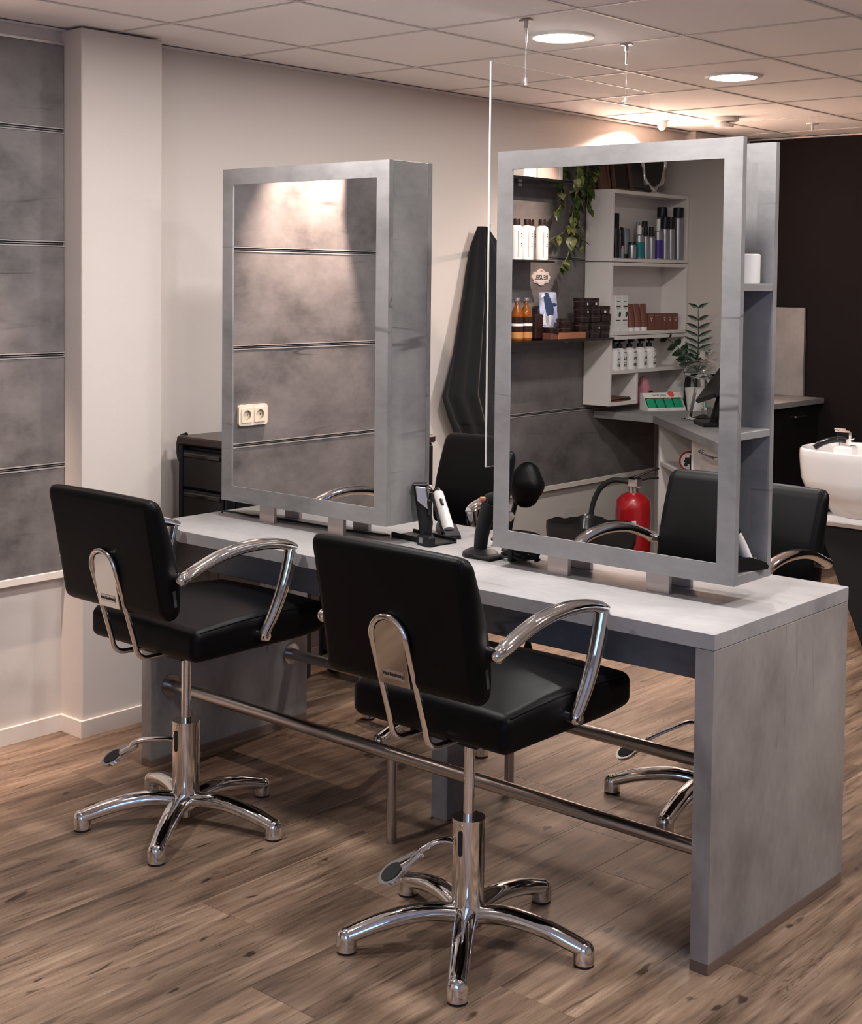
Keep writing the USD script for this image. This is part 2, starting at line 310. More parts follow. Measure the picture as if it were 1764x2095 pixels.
# ceiling: 600 mm grid
ce = thing('ceiling', kind='structure')
GX, GY, T = -0.9537, 0.7891, 0.6
gx = [GX + k*T for k in range(-2, 8)]; gx = [XW] + [g for g in gx if XW+0.02 < g < XR-0.02] + [XR]
gy = [GY + k*T for k in range(-8, 8)]; gy = [YF] + [g for g in gy if YF+0.02 < g < YB-0.02] + [YB]
for a, b in zip(gx[:-1], gx[1:]):
    for c, d in zip(gy[:-1], gy[1:]):
        obj('ceiling_tile', cb(a+0.004, b-0.004, c+0.004, d-0.004, C, C+0.015, 0.0015), 'tile', ce, smooth=False)
for g in gx[1:-1]: obj('grid_bar', bx(g-0.006, g+0.006, YF, YB, C-0.0035, C+0.001), 'grid', ce, smooth=False)
for g in gy[1:-1]: obj('grid_bar', bx(XW, XR, g-0.006, g+0.006, C-0.0032, C+0.001), 'grid', ce, smooth=False)
obj('edge_trim', [bx(XW, XW+0.022, YF, YB, C-0.012, C-0.004), bx(XW, XR, YB-0.022, YB, C-0.012, C-0.004)], 'grid', ce, smooth=False)
obj('slab', bx(XW-0.1, XR+0.1, YF-0.1, YB+0.1, C+0.02, C+0.08), 'plaster', ce, smooth=False)
# walls
obj('wall_left', bx(XW-0.1, XW, YF-0.1, YB+0.1, -0.01, C+0.05), 'plaster', smooth=False, kind='structure')
PA, PB, XP = 0.034, 0.366, -2.4206
obj('wall_pillar', cb(XW-0.01, XP, PA, PB, 0, C-0.008, 0.003), 'plaster', smooth=False, kind='structure')
obj('wall_corner_jog', bx(XW-0.01, XW+0.06, 4.05, YB, 0, C-0.004), 'plaster', smooth=False, kind='structure')
obj('wall_back', bx(XW-0.1, XR+0.1, YB, YB+0.1, -0.01, C+0.05), 'darkwall', smooth=False, kind='structure')
obj('wall_front', [bx(XW-0.1, 0.55, YF-0.1, YF, -0.01, C+0.05), bx(3.05, XR+0.1, YF-0.1, YF, -0.01, C+0.05), bx(0.55, 3.05, YF-0.1, YF, -0.01, 0.5), bx(0.55, 3.05, YF-0.1, YF, 2.15, C+0.05)], 'plaster', smooth=False, kind='structure')
obj('wall_right', bx(XR, XR+0.1, YF-0.1, YB+0.1, -0.01, C+0.05), 'greywall', smooth=False, kind='structure')
wn = thing('window_1', kind='structure')
obj('window_frame', [bx(0.55, 0.61, YF-0.08, YF-0.02, 0.5, 2.15), bx(2.99, 3.05, YF-0.08, YF-0.02, 0.5, 2.15), bx(1.77, 1.83, YF-0.08, YF-0.02, 0.5, 2.15), bx(0.61, 2.99, YF-0.08, YF-0.02, 0.5, 0.56), bx(0.61, 2.99, YF-0.08, YF-0.02, 2.09, 2.15)], 'black', wn, smooth=False)
obj('window_pane', bx(0.61, 1.77, YF-0.055, YF-0.05, 0.56, 2.09), 'pane', wn, smooth=False)
obj('window_pane', bx(1.83, 2.99, YF-0.055, YF-0.05, 0.56, 2.09), 'pane', wn, smooth=False)
BH = 0.056
def skirt(L): return [cb(*l, 0, BH, 0.003) for l in L]
bb = unary_union([sbox(XW, YF, XW+0.012, PA), sbox(XW, PA-0.012, XP+0.012, PA), sbox(XP, PA-0.012, XP+0.012, PB+0.012), sbox(XW, PB, XP+0.012, PB+0.012), sbox(XW, PB, XW+0.012, 4.05)])
obj('baseboard_left', extr(bb, BH), 'skirt', smooth=False, kind='structure')
obj('baseboard_back', skirt([(-1.9, XR, YB-0.012, YB)]), 'skirt', smooth=False, kind='structure')
# grey panelling on the left wall with aluminium groove rails
XPAN = XW + 0.022
pn = thing('wall_panelling', kind='structure')
zg = [0.556, 0.916, 1.289, 1.661, 2.038, 2.322]
for a, b in zip(zg[:-1], zg[1:]):
    a2 = a+0.0095 if a > 0.6 else a; b2 = b-0.0095 if b < 2.2 else b
    obj('panel', cb(XW, XPAN, -3.24, PA-0.002, a2, b2, 0.0015), 'conc_panel', pn, smooth=False)
for z in zg[1:-1]:
    obj('groove_rail', [bx(XW+0.004, XPAN-0.008, -3.24, PA-0.002, z-0.0095, z+0.0095), bx(XW+0.004, XPAN+0.002, -3.24, PA-0.002, z+0.0055, z+0.0095), bx(XW+0.004, XPAN+0.002, -3.24, PA-0.002, z-0.0095, z-0.0055), bx(XW+0.004, XPAN-0.003, -3.24, PA-0.002, z-0.001, z+0.001)], 'railgrey', pn, smooth=False)
    obj('groove_slot', bx(XPAN-0.009, XPAN-0.0065, -3.24, PA-0.003, z-0.0054, z+0.0054), 'ink', pn, smooth=False)
obj('panel_ledge', cb(XW, XPAN+0.004, -3.24, PA-0.002, 0.530, 0.556, 0.002), 'skirt', pn, smooth=False, label='beige ledge under the grey panels')
obj('panel_top_trim', bx(XW, XPAN+0.002, -3.24, PA-0.002, 2.322, 2.33), 'alu', pn, smooth=False)

# ------------------------------------------------------------------ lamps
lamps = []
def ceiling_light(x, y, label, group=None):
    t = thing('ceiling_light', label, 'ceiling light', (x, y, C), group=group)
    obj('trim_ring', lathe([(0.092, -0.003), (0.094, -0.009), (0.104, -0.010), (0.112, -0.007), (0.115, -0.001), (0.115, 0.0), (0.092, 0.0), (0.092, -0.003)], 40), 'white', t)
    downlight('downlight_beam' + (f'_{len(lamps):03d}' if lamps else ''), x, y, C-0.008); lamps.append(1)
    obj('diffuser', lathe([(0.0001, -0.005), (0.092, -0.005), (0.092, -0.001), (0.0001, -0.001)], 40), 'lamp', t, smooth=False)
ceiling_light(-1.288, 1.152, 'round recessed ceiling light beside the hanging rod of the clear screen')
ceiling_light(-1.288, 2.322, 'round recessed ceiling light, the farther one near the dark back wall')
for k, (x, y) in enumerate([(-1.288, -0.05), (-1.288, -1.25), (-0.088, -0.05), (1.1, 1.15), (0.45, 2.32), (1.1, -0.05)]):
    ceiling_light(x, y, 'round recessed ceiling light above the salon outside the photograph', 'ceiling lights outside the picture')
beams = []
def spot_lamp(x, y, tgt, power, label, cone, flap=False):
    t = thing('spotlight', label, 'spotlight', (x, y, C))
    obj('ceiling_rose', lathe([(0.0001, 0), (0.04, 0), (0.04, -0.012), (0.0001, -0.014)], 24), 'white', t)
    d = np.array(tgt, float)-np.array([x, y, C-0.06]); d /= np.linalg.norm(d)
    a = np.array([0, 0, -0.06])
    obj('stem', cyl((0, 0, -0.012), a, 0.006, 10), 'white', t)
    obj('lamp_head', tube([a-d*0.035, a-d*0.03, a+d*0.03, a+d*0.034, a+d*0.028, a+d*0.0285], [0.022, 0.027, 0.03, 0.028, 0.027, 0.0005], 24), 'white', t)
    p = np.array([x, y, C-0.06]) + d*0.045
    if flap: q = p-np.array([x, y, C]); obj('side_flap', bx(q[0]-0.047, q[0]+0.05, q[1]-0.032, q[1]-0.030, q[2]-0.11, q[2]+0.05), 'black', t, smooth=False)
    spot('spotlight_beam' + (f'_{len(beams):03d}' if beams else ''), p, tgt, power, cone); beams.append(1)
spot_lamp(-2.28, -0.71, (-2.515, -0.76, 1.88), 24, 'small white ceiling spotlight with a side flap, aimed at the grey wall panels', 44, True)
spot_lamp(-1.64, -1.72, (-2.515, -1.78, 1.75), 8.5, 'small white ceiling spotlight above the glass product shelves', 30)
spot('spotlight_beam_far', (-2.376, 3.53, 2.322), (-2.54, 3.43, 2.0), 34, 60)

# ceiling fittings
t = thing('smoke_detector', 'round white two-step smoke detector on the ceiling near the back wall', 'smoke detector', (-2.041, 3.58, C))
obj('base', lathe([(0.0001, 0), (0.075, 0), (0.075, -0.018), (0.06, -0.022), (0.0001, -0.022)]), 'white', t)
obj('sensor_head', lathe([(0.028, -0.02), (0.026, -0.034), (0.05, -0.036), (0.05, -0.044), (0.042, -0.05), (0.0001, -0.05)]), 'white', t)
t = thing('spotlight', 'small white cone-shaped ceiling spotlight beside the brightly lit end of the left wall', 'spotlight', (-2.376, 3.536, C))
obj('collar', lathe([(0.0001, 0), (0.034, 0), (0.034, -0.006), (0.0001, -0.008)], 24), 'white', t)
obj('lamp_cone', lathe([(0.027, -0.006), (0.023, -0.03), (0.015, -0.045), (0.0001, -0.052)], 24), 'white', t)
t = thing('sprinkler', 'small white sprinkler head hanging from the far ceiling', 'sprinkler', (-1.805, 4.072, C))
obj('plate', lathe([(0.0001, 0), (0.032, 0), (0.03, -0.006), (0.0001, -0.007)], 24), 'white', t)
obj('nozzle', [cyl((0, 0, -0.005), (0, 0, -0.04), 0.008, 12, 0.005), lathe([(0.0001, -0.038), (0.02, -0.038), (0.02, -0.041), (0.0001, -0.041)], 16)], 'white', t)

# ------------------------------------------------------------------ styling table
H, TH, TW, TL, LT = 0.7763, 0.0371, 0.6837, 2.0547, 0.0482
t = thing('styling_table', 'long concrete-look styling table with panel legs and steel foot bars', 'table')
obj('tabletop', cb(-TL, 0, 0, TW, H-TH, H, 0.0012), 'conc_top', t, smooth=False)
for x0, x1 in ((-LT, -0.0008), (-TL, -TL+LT)):
    e = obj('end_panel', cb(x0, x1, 0.0008, TW-0.0008, 0.0245, H-TH-0.0012, 0.001), 'conc_end', t, smooth=False)
    obj('plinth', cb(x0, x1, 0.0008, TW-0.0008, 0, 0.0243, 0.001), 'plinth', e, smooth=False, label='brown plinth strip under the end panel')
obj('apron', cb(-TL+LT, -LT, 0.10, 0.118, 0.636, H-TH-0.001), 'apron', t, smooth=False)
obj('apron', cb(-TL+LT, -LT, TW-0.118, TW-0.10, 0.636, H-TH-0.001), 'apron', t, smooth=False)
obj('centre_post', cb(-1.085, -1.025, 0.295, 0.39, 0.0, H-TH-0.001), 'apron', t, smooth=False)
for y in (0.078, 0.605):
    b = obj('foot_bar', cyl((-TL+LT, y, 0.25), (-LT, y, 0.25), 0.0185, 20), 'satin', t)
    obj('bar_post', cyl((-1.04, y, 0.0), (-1.04, y, 0.245), 0.0145, 18), 'satin', b)
    for x, s in ((-TL+LT, 1), (-LT, -1)):
        obj('flange', cyl((x, y, 0.25), (x+s*0.006, y, 0.25), 0.036, 24), 'satin', b)

# ------------------------------------------------------------------ mirror cabinets
def cabinet(x0, x1, y0, y1, z0, z1, posts, label, open_side):
    t = thing('mirror_cabinet', label, 'mirror')
    i = 0.0496; d = 0.018; s = 1
    ring = sbox(x0, z0, x1, z1).difference(sbox(x0+i, z0+i, x1-i, z1-i))
    # front panel faces -y, back panel faces +y
    for side, ya in (('front', y0), ('back', y1-d)):
        mesh = extr(ring, d, ((1, 0, 0), (0, 0, 1)), (0, ya+d, 0))
        f = obj(f'{side}_frame', mesh, 'conc_x', t, smooth=False)
        yb = (y0+0.003, y0+0.008) if side == 'front' else (y1-0.008, y1-0.003)
        obj('mirror_glass', bx(x0+i-0.001, x1-i+0.001, *yb, z0+i-0.001, z1-i+0.001), 'mirror', f, smooth=False)
        yb = (y0+0.0082, y0+d) if side == 'front' else (y1-d, y1-0.0082)
        obj('backing_board', bx(x0+i, x1-i, *yb, z0+i, z1-i), 'conc_z', f, smooth=False)
    obj('side_panel', cb(x0, x0+d, y0+d, y1-d, z0, z1, 0.0008), 'conc_y', t, smooth=False)
    obj('bottom_panel', cb(x0+d, x1 - (0 if open_side else d), y0+d, y1-d, z0, z0+0.024, 0.0008), 'conc_x', t, smooth=False)
    if open_side:
        obj('divider', cb(x1-0.27, x1-0.255, y0+d, y1-d, z0+0.024, z1-0.01, 0.0008), 'conc_z', t, smooth=False)
        for z in (1.556, 1.198): obj('shelf', cb(x1-0.255, x1-0.001, y0+d, y1-d, z-0.018, z, 0.0008), 'conc_y', t, smooth=False)
    else:
        obj('side_panel', cb(x1-d, x1, y0+d, y1-d, z0, z1, 0.0008), 'conc_y', t, smooth=False)
        obj('top_panel', cb(x0+d, x1-d, y0+d, y1-d, z1-0.018, z1, 0.0008), 'conc_x', t, smooth=False)
    for p in posts:
        for ya in (y0+0.032, y1-0.032-0.014):
            obj('post', cb(p-0.067, p, ya, ya+0.014, H, z0, 0.001), 'foot', t, smooth=False)
    return t
CY0, CY1 = 0.2504, 0.4334
cabinet(-0.8328, -0.0928, CY0, CY1, 0.830, 1.9034, (-0.6037, -0.2931), 'grey framed mirror with open side shelves, standing at the near right end of the table', True)
cabinet(-1.9627, -1.2320, CY0, 0.4392, 0.834, 1.901, (-1.748, -1.4385), 'grey framed mirror with a closed side, on the far left end of the table', False)

# ------------------------------------------------------------------ salon chairs
def chair(cx, cy, face, base_rot, label, pedal, dz=0.0):
    """origin on the floor under the column; the sitter looks along +y before turning by face degrees"""
    t = thing('salon_chair', label, 'chair', (cx, cy, 0), face)
    Z = dz
    # base
    hub = obj('base_hub', lathe([(0.0001, 0.042), (0.036, 0.042), (0.044, 0.052), (0.043, 0.082), (0.038, 0.092), (0.0001, 0.092)], 32), 'chrome', t)
    obj('hub_stud', cyl((0, 0, 0.018), (0, 0, 0.043), 0.012, 14), 'chrome', hub)
    for k in range(5):
        a = math.radians(base_rot - face + 72*k); u = np.array([math.cos(a), math.sin(a), 0])
        prof = [(0.028, 0.070), (0.09, 0.078), (0.15, 0.074), (0.21, 0.062), (0.262, 0.046), (0.288, 0.037)]
        P = smoothpath([u*r + np.array([0, 0, z]) for r, z in prof], 5)
        rr = np.interp(np.linspace(0, 1, len(P)), [0, 0.5, 1], [0.0275, 0.0255, 0.022])
        leg = obj('base_leg', [tube(P, rr, 18, flat=0.82, ref=(0, 0, 1)), lathe([(0.0001, 0.056), (0.012, 0.054), (0.020, 0.047), (0.0242, 0.035), (0.0242, 0.006), (0.0001, 0.006)], 22, at=u*0.2875)], 'chrome', t)
        obj('glide', lathe([(0.0001, 0.007), (0.023, 0.007), (0.023, 0.0), (0.0001, 0.0)], 22, at=u*0.2875), 'rubber', leg)
    cover = extr(Point(0, 0).buffer(0.0385, 12), 0.206, at=(0, 0, 0.090))
    a = math.radians(pedal[0]); pu = np.array([math.cos(a), math.sin(a), 0]); pv = np.array([-pu[1], pu[0], 0])
    cov = obj('column_cover', [cover, extr(Point(0, 0).buffer(0.0395, 12), 0.006, at=(0, 0, 0.292))], 'chrome', t, smooth=30)
    b2 = a + math.radians(60); qu = np.array([math.cos(b2), math.sin(b2), 0]); qv = np.array([-qu[1], qu[0], 0])
    obj('pedal_slot', extr(rrect(0.011, 0.060, 0.005), 0.003, (qv, (0, 0, 1)), qu*0.0375 + np.array([0, 0, 0.245])), 'ink', cov, smooth=False)
    obj('cover_screw', cyl(qu*0.037 + np.array([0, 0, 0.284]), qu*0.042 + np.array([0, 0, 0.284]), 0.006, 12), 'chrome', cov)
    obj('gas_column', cyl((0, 0, 0.296), (0, 0, 0.506+Z), 0.0135, 20), 'chrome', t)
    # foot pump lever
    r0, z1 = pedal[1], pedal[2]
    tilt = pedal[3]; tr = math.radians(tilt)
    dn = pu*math.cos(tr) - np.array([0, 0, math.sin(tr)]); pc = pu*r0 + np.array([0, 0, z1])
    P = smoothpath([pu*0.032 + (0, 0, 0.238), pu*0.065 + (0, 0, 0.240), pc - dn*0.085 + (0, 0, 0.008), pc - dn*0.055, pc - dn*0.028], 8)
    lev = obj('pump_lever', tube(P, np.linspace(0.010, 0.0165, len(P)), 14, flat=0.55, ref=(0, 0, 1)), 'chrome', t)
    v_ = np.cross([0, 0, 1.0], pu); n_ = np.cross(dn, v_); v_ = v_*math.cos(0.5) - n_*math.sin(0.5)
    fr = (dn, v_); nz = np.cross(*fr)
    el = lambda a, b: affinity.scale(Point(0, 0).buffer(1.0, 12), a, b)
    ringp = unary_union([el(0.038, 0.027), Polygon([(-0.085, -0.011), (-0.02, -0.022), (-0.02, 0.022), (-0.085, 0.011)])])
    obj('pedal_ring', extr(ringp, 0.009, fr, pc - nz*0.0045), 'chrome', lev, smooth=30)
    obj('pedal_pad', extr(el(0.029, 0.0195), 0.003, fr, pc + nz*0.0035), 'rubber', lev, smooth=30)
    for k_, (o_, q_) in enumerate(((-0.052, 0.0085), (-0.074, 0.006))):
        obj('pedal_stud', extr(Point(0, 0).buffer(q_, 8), 0.0035, fr, pc + dn*o_ + nz*0.004), 'chrome', lev, smooth=30)
    # seat
    obj('seat_plate', [cb(-0.10, 0.10, -0.10, 0.10, 0.503+Z, 0.515+Z), cb(-0.05, 0.05, -0.08, 0.08, 0.513+Z, 0.530+Z)], 'black', t, smooth=False)
    def seat_warp(p):
        q = p.copy(); u = np.clip((p[:, 2]-0.528)/0.087, 0, 1); xx = p[:, 0]/0.2355; yy = (p[:, 1]+0.162)/0.497
        q[:, 2] += u*(0.022*(1-xx**2)**1.0*np.sin(np.pi*np.clip(yy, 0, 1))**0.7 + 0.010*np.sin(np.pi*np.clip(yy, 0, 1)) + 0.004*yy)
        q[:, 2] -= (1-u)*0.012*np.clip((yy-0.75)/0.25, 0, 1)**2*-1
        q[:, 2] += Z; return q
    obj('seat', softbox((-0.2355, -0.162, 0.528), (0.2355, 0.335, 0.615), 0.026, 0.03, seat_warp), 'leather', t, smooth=True)
    for s in (-1, 1):
        P = seat_warp(np.array([(s*0.2285, y, 0.6085) for y in np.linspace(-0.140, 0.312, 24)]))
        obj('seam_piping', tube(P, 0.0022, 6), 'leather', t)
    def back_warp(p):                                                     # p: x, depth 0..1, height 0..1
        h, d = p[:, 2]/0.325, p[:, 1]/0.062
        th = 0.044 + 0.030*np.sin(np.pi*np.clip(h, 0, 1)**0.75)
        return np.c_[p[:, 0]*(1.0-0.012*h), -0.250-0.062*h + d*th - 0.004*np.sin(np.pi*np.clip(p[:, 0]/0.465+0.5, 0, 1))*(1-d), 0.655+p[:, 2]*1.0+Z + 0.004*(1-(p[:, 0]/0.2325)**2)*h]
    obj('backrest', softbox((-0.2325, 0, 0), (0.2325, 0.062, 0.325), 0.028, 0.03, back_warp), 'leather', t, smooth=True)
    for s in (-1, 1):
        a_ = np.linspace(0, np.pi/2, 6); r_ = 0.0235; ring_ = []
        for cy_, cz_, ph in ((0.027, 0.027, np.pi), (0.035, 0.027, 1.5*np.pi), (0.035, 0.298, 0), (0.027, 0.298, 0.5*np.pi)):
            ring_ += [(cy_+r_*np.cos(ph+k), cz_+r_*np.sin(ph+k)) for k in a_]
        ring_ = np.array(ring_); Q_ = [] 
        for i_ in range(len(ring_)):
            b0, b1 = ring_[i_], ring_[(i_+1) % len(ring_)]; m_ = max(1, int(np.linalg.norm(b1-b0)/0.02)); Q_ += [b0+(b1-b0)*k/m_ for k in range(m_)]
        Q_ = np.array(Q_); Q3 = back_warp(np.c_[np.full(len(Q_), s*0.2165), Q_])
        obj('seam_piping', tube(Q3, 0.0014, 6, closed=True, ref=(1, 0, 0)), 'leather', t)
    obj('fabric_tag', rot(bx(0.2305, 0.2338, -0.232, -0.224, 0.695+Z, 0.738+Z), (1, 0, 0), 8, (0.234, -0.23, 0.72+Z)), 'tagcloth', t, smooth=False, label='small sewn tag on the backrest side')
    # chrome loop that carries the backrest
    sl = -0.19   # dy/dz of the rear face
    def back(z): return -0.2575 + sl*(z-0.66)
    L = []
    L += [(0.052, -0.06, 0.519), (0.052, -0.155, 0.519), (0.052, -0.188, 0.524), (0.052, -0.207, 0.542), (0.052, -0.2145, 0.570)] + [(0.052, np.interp(z, [0.570, 0.772], [-0.2145, back(0.772)]), z) for z in (0.61, 0.65, 0.69, 0.73, 0.772)]
    arc = [(0.052*math.cos(a), back(0.772+0.052*math.sin(a)), 0.772+0.052*math.sin(a)) for a in np.linspace(0.3, math.pi-0.3, 9)]
    P = np.array(L + arc + [(-x, y, z) for x, y, z in L[::-1]]); P[:, 2] += Z; P[:, 1] -= 0.004
    lp = obj('chrome_loop', tube(smoothpath(P, 5), 0.0072, 12), 'chrome', t)
    pf = unary_union([sbox(-0.044, -0.108, 0.044, 0.0), Point(0, 0).buffer(0.044, 12)])
    n = np.array([0, sl, 1.0]); n /= np.linalg.norm(n)
    obj('back_plate', extr(pf, 0.003, ((1, 0, 0), n), (0, back(0.772)-0.001, 0.772+Z)), 'chrome', lp, smooth=30)
    o = np.array([0, back(0.69)-0.0045, 0.69+Z])
    obj('name_plate', extr(rrect(0.062, 0.020, 0.001), 0.0008, ((1, 0, 0), n), o), 'alu', lp, smooth=False)
    obj('name_lettering', text('Van Bedburg', 0.0075, ((1, 0, 0), n), o + np.array([0, -0.0012, -0.0002]), 0.0005, True), 'ink', lp, smooth=False)
    # armrests
    for s in (-1, 1):
        X = s*0.258
        P = [(X, -0.222, 0.772), (X, -0.165, 0.795), (X, -0.085, 0.819), (X, 0.013, 0.829), (X, 0.10, 0.823), (X, 0.178, 0.804)]
        P = smoothpath([(x, y, z+Z) for x, y, z in P], 7)
        rr = np.interp(np.linspace(0, 1, len(P)), [0, 0.1, 0.6, 0.93, 1], [0.0165, 0.0205, 0.0225, 0.020, 0.011])
        arm = obj('armrest', [tube(P, rr, 18, flat=0.72, ref=(0, 0, 1)), cyl((s*0.222, -0.218, 0.770+Z), (X+s*0.006, -0.226, 0.770+Z), 0.0145, 16), hull([(X, -0.226, 0.772+Z), (X, -0.214, 0.776+Z)], 0.0165, 14)], 'chrome', t)
        Q = smoothpath([(X, 0.163, 0.802+Z), (X, 0.150, 0.752+Z), (X, 0.130, 0.695+Z), (X, 0.099, 0.632+Z), (X, 0.062, 0.578+Z)], 6)
        obj('arm_strut', [tube(Q, np.linspace(0.0205, 0.0150, len(Q)), 18), cyl((s*0.228, 0.062, 0.572+Z), (X+s*0.014, 0.062, 0.572+Z), 0.0125, 16), hull([(X, 0.062, 0.576+Z), (X, 0.062, 0.572+Z)], 0.0155, 14)], 'chrome', arm)
    return t
chair(-1.5726, -0.2101, 0, 17.4, 'black leather salon chair at the left mirror, its back to the viewer', (-146, 0.215, 0.178, 30))
chair(-0.5130, -0.2275, 0, 17.4, 'black leather salon chair at the near right mirror, its back to the viewer', (-140, 0.178, 0.160, 36))
chair(-0.544, 0.934, 180, 60.0, 'black leather salon chair behind the table end, facing the viewer, beside the wash basin', (30, 0.24, 0.14, 30), -0.045)
chair(-1.5726, 0.905, 180, 50.0, 'black leather salon chair behind the table, seen between the two mirrors', (20, 0.24, 0.14, 30), 0.015)

# ------------------------------------------------------------------ acrylic screen
t = thing('acrylic_screen', 'clear acrylic hygiene screen hanging from the ceiling behind the near mirror', 'screen')
obj('clear_sheet', cb(-1.193, -1.188, 0.660, 1.56, 0.976, 2.226, 0.0008), 'acrylic', t, smooth=False)
obj('polished_edge', bx(-1.1935, -1.1875, 0.6575, 0.660, 0.976, 2.226), 'white', t, smooth=False, label='bright polished front edge of the sheet')
obj('polished_edge', bx(-1.1930, -1.1880, 0.660, 1.56, 2.2262, 2.2282), 'alu', t, smooth=False)
obj('polished_edge', bx(-1.1930, -1.1880, 0.660, 1.56, 0.9735, 0.9758), 'alu', t, smooth=False)
for y in (0.825, 1.395):
    r_ = obj('hanging_rod', cyl((-1.184, y, 2.180), (-1.184, y, C-0.012), 0.0019 if y < 1 else 0.0014, 10), 'white' if y < 1 else 'acrylic', t)
    obj('rod_ferrule', [cyl((-1.184, y, 2.172), (-1.184, y, 2.195), 0.0050, 12), cyl((-1.196, y, 2.178), (-1.182, y, 2.178), 0.0055, 12)], 'alu', r_); obj('rod_sleeve', cyl((-1.184, y, C-0.075), (-1.184, y, C-0.03), 0.0042, 12), 'alu', r_)
    obj('ceiling_clip', [cb(-1.205, -1.163, y-0.012, y+0.012, C-0.010, C-0.003), cyl((-1.184, y, C-0.03), (-1.184, y, C-0.008), 0.007, 10)], 'satin', r_)

# ------------------------------------------------------------------ trolleys against the left wall
def trolley(x0, x1, y0, y1, h, label, n):
    t = thing('salon_trolley', label, 'trolley')
    obj('body', [cb(x0, x1, y0+0.03, y1, 0.07, h-0.03, 0.012), cb(x0, x0+0.02, y0, y0+0.04, 0.07, h-0.03, 0.006), cb(x1-0.035, x1, y0, y0+0.04, 0.07, h-0.03, 0.014)], 'black', t)
    obj('top_tray', cb(x0-0.004, x1+0.004, y0-0.006, y1+0.004, h-0.03, h, 0.006), 'tin', t, label='dark brown top tray')
    zz = np.linspace(0.09, h-0.045, n+1)
    for a, b in zip(zz[:-1], zz[1:]):
        d = obj('drawer', cb(x0+0.022, x1-0.037, y0+0.004, y0+0.06, a+0.004, b-0.004, 0.004), 'black', t)
        obj('drawer_grip', cb(x0+0.03, x1-0.045, y0-0.003, y0+0.010, b-0.03, b-0.012, 0.004), 'gloss', d)
    P = smoothpath([(x0-0.004, y0+0.03, h-0.10), (x0-0.030, y0+0.03, h-0.085), (x0-0.034, y0+0.03, h-0.03), (x0-0.024, y0+0.035, h-0.008), (x0, y0+0.04, h+0.001)], 6)
    obj('side_handle', tube(P, 0.008, 10), 'gloss', t)
    for x in (x0+0.04, x1-0.04):
        for y in (y0+0.05, y1-0.04):
            c = obj('caster', [cyl((x-0.012, y, 0.03), (x+0.012, y, 0.03), 0.03, 18)], 'rubber', t)
            obj('caster_fork', cb(x-0.016, x+0.016, y-0.012, y+0.012, 0.045, 0.072, 0.003), 'black', c)
trolley(-2.460, -2.180, 0.47, 0.88, 0.985, 'black salon trolley with drawers beside the wall pillar, left of the left mirror', 6)
trolley(-2.40, -2.105, 1.12, 1.47, 0.940, 'black salon trolley partly hidden behind the right edge of the left mirror', 6)

# ------------------------------------------------------------------ cape on the wall
t = thing('wall_hook', 'small white hook plate on the left wall holding a black cape', 'hook')
obj('hook_plate', cb(XW, XW+0.012, 2.315, 2.375, 1.687, 1.722, 0.003), 'white', t)
obj('hook_arm', tube(smoothpath([(XW+0.01, 2.315, 1.715), (XW+0.03, 2.30, 1.77), (XW+0.045, 2.285, 1.80), (XW+0.06, 2.27, 1.81)], 5), 0.004, 8), 'white', t)
def cape():
    zz = np.linspace(0, 1, 46); uu = np.linspace(0, 1, 61)
    zl = np.array([1.795, 1.70, 1.50, 1.25, 1.04, 0.95, 0.88, 0.80]); yl = np.array([2.195, 2.150, 2.096, 2.016, 1.940, 1.985, 2.028, 2.07]); yr = np.array([2.245, 2.36, 2.46, 2.53, 2.58, 2.585, 2.56, 2.53])
    Z = 1.795 + (0.80-1.795)*zz; V = []
    for side in (0, 1):
        for z in Z:
            a, b = np.interp(-z, -zl, yl), np.interp(-z, -zl, yr); w = b-a
            for u in uu:
                fold = 0.016*math.sin(u*19+z*2.0)*min(1, w/0.3) + 0.010*math.sin(u*41+1.3+z*5)*min(1, w/0.3)
                x = XW + 0.052 + 0.016*math.sin(math.pi*u) + fold
                V.append((x + (0.004 if side == 0 else -0.004), a + w*u, z + 0.02*math.sin(u*7)*(z < 0.9)))
    n, m = len(Z), len(uu); F = []
    for s in (0, 1):
        o = s*n*m
        for i in range(n-1):
            for j in range(m-1):
                a, b, c, d = o+i*m+j, o+i*m+j+1, o+(i+1)*m+j+1, o+(i+1)*m+j
                F += [(a, c, b), (a, d, c)] if s == 0 else [(a, b, c), (a, c, d)]
    def strip(L):
        for a, b in zip(L[:-1], L[1:]): F.extend([(a, b, b+n*m), (a, b+n*m, a+n*m)])
    strip([j for j in range(m)]); strip([(n-1)*m+j for j in range(m)][::-1]); strip([i*m for i in range(n)][::-1]); strip([i*m+m-1 for i in range(n)])
    return trimesh.Trimesh(np.array(V), np.array(F), process=False)
obj('cape', cape(), 'matte', smooth=60, label='black hairdressing cape hanging from a hook on the left wall', cat='cape')

# ------------------------------------------------------------------ wash corner
t = thing('wash_worktop', 'grey worktop on dark base cabinets in the far left corner', 'cabinet')
obj('worktop', cb(XW+0.065, -1.98, 3.55, YB-0.002, 0.885, 0.915, 0.001), 'conc_y', t, smooth=False)
b = obj('base_body', cb(XW+0.065, -2.03, 3.57, YB-0.002, 0.06, 0.884, 0.001), 'darkcab', t, smooth=False)
for y0, y1 in ((3.575, 4.105), (4.11, 4.645)):
    d = obj('cabinet_door', cb(-2.03, -2.011, y0, y1, 0.07, 0.875, 0.002), 'darkcab', t, smooth=False)
    yc = y0+0.28
    obj('door_handle', tube(smoothpath([(-2.011, yc-0.065, 0.828), (-1.985, yc-0.062, 0.828), (-1.983, yc, 0.828), (-1.985, yc+0.062, 0.828), (-2.011, yc+0.065, 0.828)], 5), 0.005, 10), 'chrome', d)
